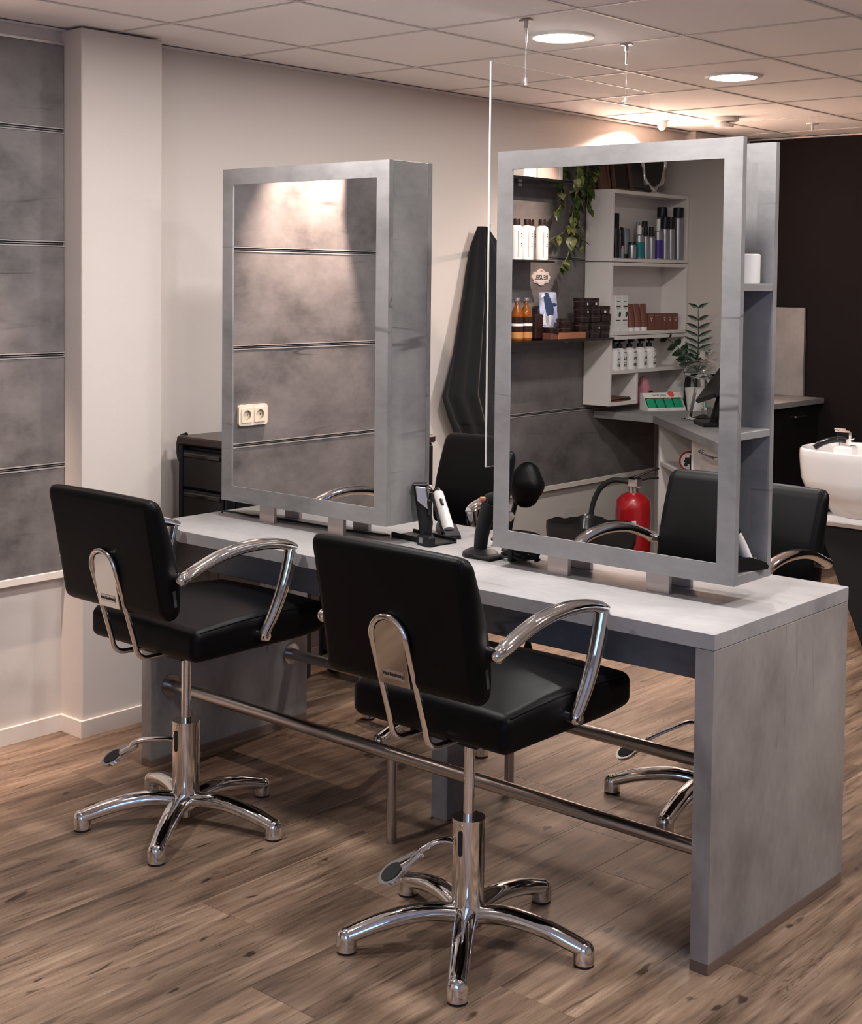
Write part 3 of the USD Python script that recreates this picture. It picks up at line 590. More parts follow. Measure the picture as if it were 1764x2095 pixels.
obj('splash_panel', cb(XW+0.066, -2.10, YB-0.024, YB-0.002, 0.916, 1.416, 0.001), 'conc_z', smooth=False, label='upright grey panel standing on the worktop against the dark wall', cat='panel')
def basin():
    t = thing('wash_basin', 'white ceramic backwash basin on a black pedestal at the right edge', 'basin', (-0.955, 3.02, -0.030))
    A = np.linspace(0, 2*np.pi, 48, endpoint=False)
    def ringp(a, b, z, cx=0.0, p=2.6, tilt=0.0):
        c, s = np.cos(A), np.sin(A)
        x = np.sign(c)*np.abs(c)**(2/p)*a + cx; y = np.sign(s)*np.abs(s)**(2/p)*b
        return np.c_[x, y, z + tilt*x]
    R = [ringp(0.10, 0.10, 0.585), ringp(0.17, 0.15, 0.60), ringp(0.20, 0.165, 0.635), ringp(0.255, 0.19, 0.675), ringp(0.292, 0.212, 0.70), ringp(0.312, 0.225, 0.75), ringp(0.320, 0.235, 0.84), ringp(0.318, 0.238, 0.872), ringp(0.310, 0.232, 0.880), ringp(0.298, 0.222, 0.876), ringp(0.285, 0.21, 0.84), ringp(0.24, 0.18, 0.77), ringp(0.12, 0.10, 0.735), ringp(0.01, 0.01, 0.73)]
    V = np.vstack(R); F = []; n = 48
    for i in range(len(R)-1):
        for k in range(n): F += [(i*n+k, i*n+(k+1) % n, (i+1)*n+(k+1) % n), (i*n+k, (i+1)*n+(k+1) % n, (i+1)*n+k)]
    F += [(0, (k+1) % n, k) for k in range(1, n-1)]
    obj('bowl', trimesh.Trimesh(V, np.array(F), process=False), 'ceramic', t, smooth=50)
    obj('bowl_foot', cb(-0.20, 0.22, -0.16, 0.16, 0.555, 0.60, 0.02), 'ceramic', t)
    ped = Polygon([(-0.20, 0.555), (0.30, 0.555), (0.30, 0.0), (0.04, 0.0)])
    obj('pedestal', extr(ped, 0.26, ((1, 0, 0), (0, 0, 1)), (0, 0.13, 0)), 'matte', t, smooth=False, label='black slanting pedestal')
    tap = obj('tap', [mv(m_, -0.145, 0.0, 0.012) for m_ in (cyl((-0.03, 0.06, 0.80), (-0.03, 0.06, 0.895), 0.030, 20), cb(-0.055, 0.01, 0.035, 0.088, 0.892, 0.935, 0.008), cb(-0.075, -0.015, 0.045, 0.075, 0.926, 0.942, 0.006))], 'chrome', t)
    obj('spray_spout', tube(smoothpath([(-0.155, 0.04, 0.905), (-0.19, 0.03, 0.907), (-0.225, 0.01, 0.900), (-0.255, -0.01, 0.885), (-0.275, -0.025, 0.868)], 5), [0.014]*21, 12), 'gloss', tap)
    obj('tap_block', cb(-0.215, -0.125, 0.02, 0.10, 0.775, 0.88, 0.01), 'ceramic', tap)
basin()

# ------------------------------------------------------------------ things on the table
def pose(mesh, at, deg=0.0): rot(mesh, (0, 0, 1), deg); return mv(mesh, *at)
t = thing('power_tray', 'flat black tray with a power block beside the left mirror', 'tray', (-1.25, 0.42, H), -8)
obj('tray', [cb(-0.07, 0.13, -0.055, 0.035, 0, 0.007, 0.003), cb(-0.07, 0.13, -0.055, -0.050, 0, 0.016, 0.002), cb(-0.07, 0.13, 0.030, 0.035, 0, 0.016, 0.002)], 'black', t)
obj('power_block', cb(0.075, 0.135, -0.078, -0.052, 0, 0.030, 0.004), 'black', t)
obj('block_label', bx(0.088, 0.104, -0.0785, -0.0778, 0.008, 0.024), 'grey', t, smooth=False)
t = thing('hair_clipper', 'black and silver hair clipper standing upright in its charging tray', 'clipper', (-1.1885, 0.377, H+0.0085), 40)
B = hull([(0, 0, 0.014), (0.004, 0, 0.05), (-0.004, 0.004, 0.10), (-0.018, 0.010, 0.150)], [0.017, 0.0175, 0.018, 0.019], 18)
obj('body', B, 'black', t, smooth=60)
obj('silver_face', hull([(0.006, -0.016, 0.098), (-0.004, -0.014, 0.155), (-0.028, -0.010, 0.158), (-0.022, -0.013, 0.120)], 0.004, 12), 'alu', t)
obj('clip_blade', cb(-0.040, 0.006, -0.012, 0.030, 0.160, 0.168, 0.003), 'black', t)
obj('slide_switch', hull([(0.012, -0.018, 0.080), (0.009, -0.019, 0.118)], 0.006, 12), 'gloss', t)
obj('charging_foot', cb(-0.022, 0.024, -0.022, 0.022, 0, 0.014, 0.004), 'black', t)
t = thing('hair_trimmer', 'slim white hair trimmer leaning in a black stand on the table', 'trimmer')
p0, p1 = np.array([-1.196, 0.492, H+0.022]), np.array([-1.318, 0.582, H+0.112])
sd = (p1-p0)/np.linalg.norm(p1-p0)
obj('body', tube(np.linspace(p0, p1, 8), [0.0175, 0.018, 0.018, 0.0178, 0.0172, 0.0168, 0.0168, 0.016], 16, flat=0.75, ref=(0, 0, 1)), 'white', t)
obj('under_shell', tube(np.linspace(p0, p1, 6)+np.array([-0.006, -0.004, -0.0085]), 0.0162, 14, flat=0.7, ref=(0, 0, 1)), 'black', t)
obj('slide_switch', tube([p0+sd*0.105+np.array([.006, -.006, .0075]), p0+sd*0.135+np.array([.006, -.006, .0075])], 0.0055, 10), 'black', t)
obj('blade_head', tube([p1-sd*0.004, p1+sd*0.018], [0.0125, 0.009], 14), 'black', t)
st = extr(Polygon([(-0.095, 0), (0.05, 0), (0.045, 0.012), (-0.02, 0.034), (-0.08, 0.030), (-0.097, 0.012)]), 0.046, ((sd[0]*-1/np.hypot(sd[0], sd[1]), sd[1]*-1/np.hypot(sd[0], sd[1]), 0), (0, 0, 1)), (0, 0, 0))
nrm = np.array([-sd[1], sd[0], 0])/np.hypot(sd[0], sd[1]); st.apply_translation(-nrm*(st.vertices@nrm).mean()); st.apply_translation((-1.20, 0.502, H))
obj('charging_stand', st, 'black', t, smooth=False)
t = thing('hair_dryer', 'black hair dryer standing on its base beside the near mirror, copper ring at its nozzle', 'hair dryer')
hb = np.array([-0.945, 0.335, H])
obj('stand_base', [lathe([(0.0001, 0.0), (0.052, 0.0), (0.050, 0.012), (0.030, 0.022), (0.0001, 0.024)], 28, at=hb), cb(hb[0]-0.02, hb[0]+0.075, hb[1]-0.05, hb[1]+0.02, H, H+0.012, 0.004)], 'black', t)
obj('handle', tube(smoothpath([hb+(0.0, 0, 0.018), hb+(0.003, 0.002, 0.06), hb+(0.012, 0.008, 0.11), hb+(0.022, 0.014, 0.15)], 5), np.linspace(0.0185, 0.024, 16), 18), 'matte', t)
bd = np.array([0.50, 0.85, 0.0]); bd /= np.linalg.norm(bd); hc = hb+(0.020, 0.014, 0.158)
obj('barrel', tube([hc-bd*0.012, hc-bd*0.008, hc+bd*0.02, hc+bd*0.08, hc+bd*0.095], [0.016, 0.020, 0.026, 0.030, 0.022], 22), 'matte', t)
obj('copper_ring', tube([hc-bd*0.024-np.array([.006,0,-.004]), hc-bd*0.011-np.array([.003,0,-.002])], [0.0075, 0.0085], 18), 'copper', t)
t = thing('cable_bundle', 'coiled black mains cable bundled on the table under the near mirror', 'cable')
cp = []
for k in range(70):
    a = k*0.42; cp.append((-0.810 + (0.050+0.012*math.sin(k*1.7))*math.cos(a), 0.345 + (0.026+0.008*math.sin(k*2.3))*math.sin(a), H+0.006+0.0005*k + 0.006*(0.5+0.5*math.sin(k*1.3))))
obj('cable', tube(smoothpath(cp, 3), 0.0036, 7), 'rubber', t)
obj('cable_tie', cb(-0.83, -0.815, 0.31, 0.385, H+0.002, H+0.05, 0.004), 'black', t)
obj('cable_tail', tube(smoothpath([(-0.845, 0.37, H+0.006), (-0.87, 0.41, H+0.0045), (-0.91, 0.46, H+0.0045), (-0.95, 0.52, H+0.0045), (-1.02, 0.58, H+0.0045)], 6), 0.003, 7), 'rubber', t)
t = thing('charging_adapter', 'small white and black adapter with a green light beside the near mirror', 'adapter', (-1.00, 0.50, H), 30)
obj('shell', cb(-0.03, 0.03, -0.02, 0.02, 0, 0.016, 0.004), 'white', t); obj('cap', cb(-0.03, 0.012, -0.018, 0.018, 0.016, 0.024, 0.003), 'black', t); obj('status_light', cb(0.018, 0.027, -0.008, 0.002, 0.0155, 0.0225, 0.002), 'led', t, smooth=False)
obj('loose_cable', tube(smoothpath([(-2.02, 0.30, H+0.003), (-1.99, 0.285, H+0.012), (-1.95, 0.30, H+0.010), (-1.90, 0.32, H+0.004), (-1.85, 0.335, H+0.0035), (-1.78, 0.345, H+0.0035), (-1.5, 0.350, H+0.0035), (-1.33, 0.372, H+0.0035)], 6), 0.0032, 7), 'rubber', label='thin black cable lying on the table under the left mirror', cat='cable')
t = thing('hanging_plug', 'black mains plug dangling on its cord under the table', 'plug')
obj('cord', tube(smoothpath([(-0.775, 0.34, H-TH), (-0.777, 0.343, 0.68), (-0.773, 0.338, 0.62), (-0.775, 0.34, 0.575)], 5), 0.003, 8), 'rubber', t)
obj('plug_body', lathe([(0.0001, 0.08), (0.004, 0.08), (0.007, 0.06), (0.014, 0.035), (0.0185, 0.012), (0.0185, 0.0), (0.0001, 0.0)], 18, at=(-0.775, 0.34, 0.50)), 'black', t)
# in the open niches of the near mirror
t = thing('paper_roll', 'white paper roll standing on the upper side shelf of the near mirror', 'roll', (-0.150, 0.350, 1.556))
obj('roll', lathe([(0.018, 0.0), (0.047, 0.0), (0.049, 0.003), (0.049, 0.069), (0.047, 0.072), (0.018, 0.072), (0.018, 0.0)], 36), 'white', t); obj('core', lathe([(0.014, 0.0005), (0.018, 0.0005), (0.018, 0.0715), (0.014, 0.0715), (0.014, 0.0005)], 24), 'sachet', t)
t = thing('hair_trimmer', 'white hair trimmer in a black stand at the bottom of the near mirror niche', 'trimmer', (-0.118, 0.348, 0.854), 70)
obj('body', tube([(-0.030, 0, 0.094), (-0.010, 0, 0.056), (0.008, 0, 0.018)], [0.013, 0.0165, 0.018], 18, flat=0.8, ref=(0, 0, 1)), 'white', t)
obj('blade_head', tube([(-0.036, 0, 0.106), (-0.029, 0, 0.092)], [0.010, 0.013], 14), 'black', t)
stp = Polygon([(-0.05, 0), (0.054, 0), (0.057, 0.008), (0.048, 0.018), (0.0, 0.034), (-0.045, 0.032)])
obj('charging_stand', extr(stp, 0.046, ((1, 0, 0), (0, 0, 1)), (0, 0.023, 0)), 'black', t, smooth=False); obj('stand_light', lathe([(0.0001, 0.0015), (0.005, 0.001), (0.006, 0), (0.0001, 0)], 14, at=(0.030, 0, 0.0262)), 'alu', t)

# ------------------------------------------------------------------ socket on the panelling
t = thing('wall_socket', 'cream double wall socket on the grey panels', 'socket', (XPAN, -0.366, 1.030))
pl2 = rrect(0.146, 0.080, 0.012); holes = [Point(-0.033, 0).buffer(0.0195, 12), Point(0.033, 0).buffer(0.0195, 12)]
obj('cover_plate', extr(pl2.difference(unary_union(holes)), 0.010, ((0, 1, 0), (0, 0, 1))), 'cream', t, smooth=30)
for y in (-0.033, 0.033):
    o = obj('outlet', [extr(Point(y, 0).buffer(0.0195, 12), 0.002, ((0, 1, 0), (0, 0, 1)))], 'cream', t, smooth=30)
    obj('outlet_rim', extr(rrect(0.054, 0.056, 0.004).difference(Point(0, 0).buffer(0.0195, 12)), 0.013, ((0, 1, 0), (0, 0, 1)), (0, y, 0)), 'cream', o, smooth=30)
    obj('pin_hole', [extr(Point(y-0.0095, 0).buffer(0.003, 6), 0.0026, ((0, 1, 0), (0, 0, 1))), extr(Point(y+0.0095, 0).buffer(0.003, 6), 0.0026, ((0, 1, 0), (0, 0, 1)))], 'ink', o, smooth=False)

# ------------------------------------------------------------------ glass product shelves (seen in the near mirror)
def glass_shelf(y0, y1, z0, z1, label):
    t = thing('glass_shelf', label, 'shelf')
    obj('glass_plate', cb(XPAN+0.001, -2.33, y0, y1, z0, z1, 0.001), 'smoked', t, smooth=False)
    for y in (y0+0.15, y1-0.15): obj('bracket', cb(XPAN, XPAN+0.012, y-0.015, y+0.015, z0-0.016, z0, 0.002), 'alu', t)
glass_shelf(-2.165, -1.35, 2.010, 2.022, 'topmost dark glass shelf on the grey panels, carrying beige boxes')
glass_shelf(-2.055, -1.30, 1.637, 1.648, 'middle dark glass shelf on the grey panels, carrying white bottles')
glass_shelf(-2.555, -1.50, 1.268, 1.280, 'lowest dark glass shelf on the grey panels, crowded with brown tins')
def bottle(name, label, cat, at, prof, cap, m, mc, group=None, extra=None, n=24):
    t = thing(name, label, cat, at, group=group)
    obj('body', lathe(prof, n), m, t, smooth=40); obj('cap', lathe(cap, 18), mc, t, smooth=40)
    if extra: extra(t)
    return t
ORD = ['first', 'second', 'third', 'fourth', 'fifth', 'sixth']
FX = ((0, 1, 0), (0, 0, 1))      # print facing +x, read along +y
for k, (y, x) in enumerate([(-1.855, -2.40), (-1.913, -2.385), (-1.972, -2.41), (-1.974, -2.345), (-2.024, -2.385)][:5]):
    bottle('shampoo_bottle', f'tall white black-capped bottle, {ORD[k]} from left in the mirror, middle glass shelf', 'bottle', (x, y, 1.648),
           [(0.0001, 0), (0.026, 0), (0.0285, 0.004), (0.0285, 0.142), (0.025, 0.152), (0.014, 0.157), (0.013, 0.160)], [(0.0165, 0.158), (0.0165, 0.184), (0.015, 0.187), (0.0001, 0.187), (0.0001, 0.158), (0.0165, 0.158)], 'white', 'tin', 'white bottles on the middle glass shelf',
           lambda t: (obj('print', [bx(0.0282, 0.0288, -0.0035, 0.0035, 0.060+0.011*i, 0.066+0.011*i) for i in (0, 1, 4, 5)], 'ink', t, smooth=False, kind='stuff'), obj('side_stripe', bx(0.018, 0.0244, 0.0158, 0.0188, 0.012, 0.13), 'sachet', t, smooth=False)))
for k, y in enumerate((-1.866, -1.934)):
    bottle('tonic_bottle', f'amber glass swing-top bottle on the lowest glass shelf, the {["left", "right"][k]} one of the pair', 'bottle', (-2.40, y, 1.280),
           [(0.0001, 0), (0.027, 0), (0.029, 0.005), (0.029, 0.115), (0.024, 0.135), (0.011, 0.158), (0.010, 0.178)], [(0.013, 0.178), (0.014, 0.183), (0.014, 0.195), (0.0001, 0.197), (0.0001, 0.178)], 'amber', 'alu', 'amber swing-top bottles',
           lambda t: (obj('label_band', lathe([(0.0293, 0.01), (0.0296, 0.01), (0.0296, 0.038), (0.0293, 0.038)], 24), 'amberlabel', t), obj('label_black', lathe([(0.0293, 0.040), (0.0296, 0.040), (0.0296, 0.108), (0.0293, 0.108)], 24), 'tin', t), obj('label_white', lathe([(0.0297, 0.066), (0.0299, 0.066), (0.0299, 0.078), (0.0297, 0.078)], 24), 'white', t),
                      obj('swing_wire', tube(smoothpath([(0.012, -0.012, 0.165), (0.020, -0.010, 0.178), (0.018, 0, 0.19), (0.020, 0.010, 0.178), (0.012, 0.012, 0.165)], 5), 0.0012, 6), 'chrome', t)))
t = thing('lotion_bottle', 'square black bottle on the lowest glass shelf behind the amber pair', 'bottle', (-2.43, -2.045, 1.280))
obj('body', cb(-0.026, 0.026, -0.030, 0.030, 0, 0.118, 0.006), 'tin', t); obj('cap', lathe([(0.0001, 0.118), (0.016, 0.118), (0.016, 0.146), (0.0001, 0.147)], 18), 'gloss', t)
t = thing('art_card', 'pale blue picture card with a dark figure, standing on the tins', 'card', (-2.44, -2.165, 1.335))
obj('card', rot(extr(rrect(0.135, 0.165, 0.012), 0.003, FX, (0, 0, 0.0825)), (0, 1, 0), -4), 'bluecard', t, smooth=False)
sh = [Point(-0.012, 0.058).buffer(0.022), Polygon([(-0.03, 0.055), (0.012, 0.05), (0.036, 0.0), (0.030, -0.022), (-0.012, -0.024), (-0.022, 0.01)]).buffer(0.006), affinity.scale(Point(0.042, 0.022).buffer(0.018), 1.3, 0.5)]
obj('figure_print', rot(extr(affinity.translate(affinity.scale(unary_union(sh), -1, 1, origin=(0, 0)), 0.0, 0.0), 0.0006, FX, (0.0032, 0, 0.0825)), (0, 1, 0), -4), 'navy', t, smooth=False)
sh2 = unary_union([Polygon([(0.0, -0.026), (0.020, -0.026), (0.012, -0.075), (0.002, -0.075)]), Polygon([(-0.05, 0.06), (-0.03, 0.068), (-0.042, 0.074)]).buffer(0.004), Polygon([(-0.05, -0.07), (-0.036, -0.02), (-0.028, -0.07)]).buffer(0.003)])
obj('pale_print', rot(extr(affinity.scale(sh2, -1, 1, origin=(0, 0)), 0.0006, FX, (0.0033, 0, 0.0825)), (0, 1, 0), -4), 'white', t, smooth=False)
t = thing('wall_badge', 'pale shield badge with dark lettering on the panel under the middle shelf', 'badge', (XPAN, -2.196, 1.570))
bs = unary_union([Point(0, 0).buffer(0.040, 16), affinity.scale(Point(0, 0).buffer(1, 16), 0.072, 0.024), sbox(-0.058, -0.026, 0.058, 0.026)]).buffer(-0.004).buffer(0.004)
obj('board', extr(bs, 0.006, FX), 'board', t, smooth=30)
obj('rim_line', extr(bs.buffer(-0.004).difference(bs.buffer(-0.0055)), 0.0005, FX, (0.006, 0, 0)), 'sachet', t, smooth=False)
obj('lettering', text('REUZEL', 0.020, FX, (0.006, 0, 0), 0.0007, True), 'ink', t, smooth=False)
obj('small_mark', [bx(0.006, 0.0066, -0.010, 0.010, 0.026, 0.029), bx(0.006, 0.0066, -0.010, 0.010, -0.029, -0.026), bx(0.006, 0.0066, -0.008, 0.008, 0.031, 0.033)], 'coral', t, smooth=False, kind='stuff')
t = thing('copper_box', 'flat copper-coloured box lying at the front of the lowest glass shelf', 'box', (0, 0, 1.280))
obj('box', cb(-2.40, -2.345, -2.335, -2.115, 0, 0.030, 0.0015), 'copper', t, smooth=False); obj('dark_end', cb(-2.40, -2.345, -2.114, -2.060, 0, 0.0298, 0.0015), 'brown', t, smooth=False)
def tin(at, label, r=0.033, h=0.030, group='brown tins on the lowest glass shelf', mark=True, face=0):
    t = thing('pomade_tin', label, 'tin', at, face, group=group)
    obj('tin', lathe([(0.0001, 0), (r-0.002, 0), (r-0.001, 0.002), (r-0.001, h*0.52), (0.0001, h*0.52)], 28), 'tin', t)
    obj('lid', lathe([(r, h*0.52), (r+0.0008, h*0.56), (r+0.0008, h-0.002), (r-0.002, h), (0.0001, h)], 28), 'tin', t)
    obj('lid_rim', lathe([(r+0.0006, h*0.54), (r+0.0014, h*0.57), (r+0.0006, h*0.60)], 28), 'tinrim', t)
    if mark: obj('label_mark', extr(rrect(0.011, 0.011, 0.001), 0.0012, FX, (r-0.0012, 0.004, h*0.27)), 'board', t, smooth=False)
L = ['bottom', 'second from the bottom', 'third from the bottom', 'fourth from the bottom']
hh = 0.0385
for c, (y, x) in enumerate([(-2.352, -2.385), (-2.432, -2.375), (-2.512, -2.372)]):
    nm = ['left', 'middle', 'right'][c]
    for k in range(4):
        tin((x + 0.002*((k*7+c*3) % 3-1), y + 0.003*((k*5+c) % 3-1), 1.280+hh*k), f'brown round tin in the {nm} column of the stacked tins, {L[k]}', 0.0395, hh, mark=(k*3+c*2) % 4 == 1, face=[-18, 8, 25, -5, 14][(k+c*2) % 5])
for c, y in enumerate((-2.352, -2.432)): tin((-2.385, y, 1.280+hh*4), f'brown round tin crowning the stacked tins, the {["left", "right"][c]} one', 0.0395, hh, face=10*c)
tin((-2.385, -2.205, 1.310), 'brown round tin on the copper box, lower of the two beside the card', 0.036, 0.033, None, False)
tin((-2.385, -2.207, 1.343), 'brown round tin on the copper box, upper of the two beside the card', 0.036, 0.033, None, False)
tin((-2.372, -2.095, 1.310), 'brown round tin lying in front of the picture card', 0.036, 0.025, None, False)
for k, (y0, y1, h, m) in enumerate([(-1.944, -1.85, 0.10, 'white'), (-2.112, -1.955, 0.12, 'sachet'), (-2.148, -2.118, 0.07, 'board')]):
    t = thing('gift_box', ['narrow white box', 'wide beige box', 'small pale box with fine print'][k] + ' on the topmost glass shelf', 'box', (0, 0, 2.022))
    obj('box', cb(-2.50, -2.36, y0, y1, 0, h, 0.001), m, t, smooth=False); obj('lid_edge', bx(-2.3602, -2.3592, y0+0.004, y1-0.004, h*0.72, h*0.74), 'sachet' if m != 'sachet' else 'brown', t, smooth=False)

# ------------------------------------------------------------------ white shelf units beside the panels
XC0, XC1, YC0, YC1 = XPAN+0.0035, -2.357, -3.282, -2.561
def unit(z0, z1, label, low=False, mid=None):
    t = thing('shelf_unit', label, 'shelf unit'); b = 0.018
    obj('side_board', cb(XC0, XC1, YC1-b, YC1, z0, z1, 0.001), 'board', t, smooth=False); obj('side_board', cb(XC0, XC1, YC0, YC0+b, z0, z1, 0.001), 'board', t, smooth=False)
    obj('back_board', bx(XC0, XC0+0.006, YC0+b, YC1-b, z0, z1), 'board', t, smooth=False)
    obj('top_board', cb(XC0+0.006, XC1, YC0+b, YC1-b, z1-b, z1, 0.001), 'board', t, smooth=False)
    if mid: obj('shelf_board', cb(XC0+0.006, XC1, YC0+b, YC1-b, mid-b, mid, 0.001), 'board', t, smooth=False)
    if not low: obj('bottom_board', cb(XC0+0.006, XC1, YC0+b, YC1-b, z0, z0+b, 0.001), 'board', t, smooth=False)
    else:
        obj('bottom_board', cb(XC0+0.006, XC1, -2.806, YC1-b, z0, z0+b, 0.001), 'board', t, smooth=False)
        obj('divider_board', cb(XC0+0.006, XC1-0.004, -2.824, -2.806, z0, mid-b, 0.001), 'board', t, smooth=False)
unit(0.937, 1.2835, 'lowest white shelf unit above the grey counter, holding pump bottles', True, 1.112)
unit(1.2865, 1.6485, 'middle white shelf unit, holding white and brown cartons')
unit(1.6515, 2.006, 'topmost white shelf unit, crowded with cans and bottles')
ZT = 1.6515+0.018; ZM = 1.2865+0.018; ZL = 1.112
def can(y, z, r, h, label, m, mc=None, caph=0.03, capr=None, x=-2.392, name='spray_can', cat='spray can', band=None):
    x += 0.010; y -= 0.030; capr = capr or r*0.99; mc = mc or m; hb = h-caph
    def ex(t):
        if band: obj('label_band', lathe([(r+0.0002, band[1]), (r+0.0006, band[1]), (r+0.0006, band[2]), (r+0.0002, band[2])], 22), band[0], t)
    bottle(name, label, cat, (x, y, z), [(0.0001, 0), (r-0.002, 0), (r, 0.003), (r, hb-0.012), (r*0.8, hb-0.002), (r*0.6, hb)], [(0.0001, h), (capr-0.002, h), (capr, h-0.003), (capr, hb-0.003), (0.0001, hb-0.003)], m, mc, None, ex, 22)
can(-2.602, ZT, 0.019, 0.222, 'tall black bottle at the left end of the topmost shelf unit', 'black', 'matte', 0.07, 0.016, name='product_bottle', cat='bottle')
can(-2.630, ZT, 0.009, 0.062, 'tiny bottle with a pink cap in front of the tall black bottle', 'grey', 'coral', 0.012, 0.006, x=-2.370, name='product_bottle', cat='bottle')
def tube_pack(y, z, h, w, label, m, lean=0.0, capm='black', x=-2.40, capdown=True, caph=0.02):
    y -= 0.030; t = thing('cosmetic_tube', label, 'tube', (x+0.008, y, z))
    r = w/2; P = [(0, 0, caph), (0, 0, caph+0.4*(h-caph)), (0, 0, h-0.004), (0, 0, h)]
    A = np.arange(20)*2*np.pi/20; R = []
    for (q, sx, sy) in zip(P, (1, 0.9, 0.16, 0.12), (1, 1.0, 1.08, 1.08)): R.append(np.c_[np.cos(A)*r*sx, np.sin(A)*r*sy, np.full(20, q[2])])
    V = np.vstack(R+[[(0, 0, caph)], [(0, 0, h)]]); F = []
    for i in range(3):
        for k in range(20): F += [(i*20+k, i*20+(k+1) % 20, (i+1)*20+(k+1) % 20), (i*20+k, (i+1)*20+(k+1) % 20, (i+1)*20+k)]
    F += [(80, (k+1) % 20, k) for k in range(20)] + [(81, 60+k, 60+(k+1) % 20) for k in range(20)]
    parts = [trimesh.Trimesh(V, np.array(F), process=False), lathe([(0.0001, 0), (r*0.92, 0), (r*0.96, caph*0.9), (0.0001, caph)], 20)]
    for p in parts:
        if lean: rot(p, (1, 0, 0), lean, (0, -r*np.sign(lean), 0))
    obj('body', parts[0], m, t, smooth=40); obj('cap', parts[1], capm, t)
can(-2.664, ZT, 0.018, 0.142, 'slim grey tube-shaped bottle leaning among the small bottles', 'grey', 'grey', 0.02, x=-2.425, name='product_bottle', cat='bottle')
tube_pack(-2.690, ZT, 0.155, 0.034, 'dark grey leaning tube on the topmost shelf unit', 'black', 6, x=-2.425)
tube_pack(-2.742, ZT, 0.152, 0.040, 'pale grey leaning tube on the topmost shelf unit', 'grey', 5, x=-2.425)
can(-2.728, ZT, 0.0215, 0.082, 'squat silver jar with a black lid at the front of the topmost shelf unit', 'silver', 'black', 0.010, 0.019, x=-2.378, name='product_jar', cat='jar')
can(-2.815, ZT, 0.0245, 0.168, 'silver bottle with a teal lower half on the topmost shelf unit', 'silver', 'white', 0.045, 0.011, name='product_bottle', cat='bottle', band=('teal', 0.005, 0.085))
can(-2.876, ZT, 0.0215, 0.166, 'silver spray bottle with black cap, left of a matching pair', 'silver', 'black', 0.048, 0.012)
can(-2.926, ZT, 0.0215, 0.164, 'silver spray bottle with black cap, right of a matching pair', 'silver', 'black', 0.048, 0.012)
can(-2.898, ZT, 0.018, 0.190, 'slim silver can standing behind the matching pair', 'silver', 'grey', 0.02, 0.010, x=-2.455)
can(-2.992, ZT, 0.0245, 0.208, 'violet-banded silver bottle with a pale neck on the topmost shelf unit', 'silver', 'white', 0.060, 0.010, name='product_bottle', cat='bottle', band=('purple', 0.006, 0.098))
can(-2.960, ZT, 0.020, 0.196, 'dark grey bottle with black top behind the violet one', 'grey', 'black', 0.03, 0.015, x=-2.455, name='product_bottle', cat='bottle')
can(-3.057, ZT, 0.0235, 0.222, 'silver hairspray can with deep black cap, left of two alike', 'silver', 'black', 0.058)
can(-3.113, ZT, 0.0235, 0.222, 'silver hairspray can with deep black cap, right of two alike', 'silver', 'black', 0.058)
can(-3.186, ZT, 0.0275, 0.275, 'tallest silver hairspray can, with black cap, at the right end of the topmost shelf unit', 'silver', 'black', 0.05)
can(-3.128, ZT, 0.0275, 0.275, 'tall hairspray can with a broad black cap behind the two alike', 'silver', 'black', 0.05, x=-2.455)
def carton(name, y0, y1, z, h, label, m, x0=-2.42, x1=-2.366, cat='carton', group=None, extra=None):
    y0 -= 0.012; y1 -= 0.012; t = thing(name, label, cat, (0, 0, z), group=group); obj('box', cb(x0, x1, y0, y1, 0, h, 0.001), m, t, smooth=False)
    obj('top_flap_line', bx(x1-0.0005, x1+0.0004, y0+0.003, y1-0.003, h-0.010, h-0.0085), 'sachet', t, smooth=False)
    if extra: extra(t, (y0+y1)/2, x1)
def white_print(t, y, x):
    obj('print_bar', [bx(x, x+0.0006, y-0.020, y+0.016, 0.122, 0.129), bx(x, x+0.0006, y-0.020, y+0.018, 0.055, 0.0585), bx(x, x+0.0006, y-0.016, y+0.012, 0.115, 0.117), bx(x, x+0.0006, y-0.012, y+0.012, 0.150, 0.152), bx(x, x+0.0006, y-0.012, y+0.010, 0.034, 0.0355)], 'ink', t, smooth=False, kind='stuff')
    obj('leaf_print', extr(affinity.rotate(affinity.scale(Point(0, 0).buffer(0.012), 0.8, 1.2), 20), 0.0006, FX, (x, y-0.014, 0.086)), 'greenink', t, smooth=False)
for k, (a, b) in enumerate([(-2.598, -2.5795), (-2.655, -2.603), (-2.716, -2.664)]):
    carton('tall_carton', a, b, ZM, 0.180, f'tall white carton with a green leaf print, {ORD[k]} from the left', 'white', group='tall white cartons', extra=white_print if k else None)
for k, (a, b) in enumerate([(-2.770, -2.724), (-2.828, -2.778), (-2.890, -2.836)]):
    tube_pack((a+b)/2, ZM, 0.138, b-a-0.003, f'brown tube standing on a white cap, {ORD[k]} from the left', 'brown', 0, 'white', x=-2.393, caph=0.021)
for k, (a, b) in enumerate([(-2.962, -2.910), (-3.034, -2.968), (-3.084, -3.042), (-3.140, -3.091), (-3.193, -3.147)]):
    carton('small_carton', a, b, ZM, 0.086, f'small brown carton in the row on the middle shelf unit, {ORD[k]} from the left', 'brown', group='small brown cartons',
           extra=None if k == 1 else lambda t, y, x: obj('pale_mark', [bx(x, x+0.0006, y-0.011, y+0.011, 0.062, 0.066), extr(Point(0, 0).buffer(0.006, 6), 0.0006, FX, (x, y, 0.052))], 'sachet', t, smooth=False, kind='stuff'))
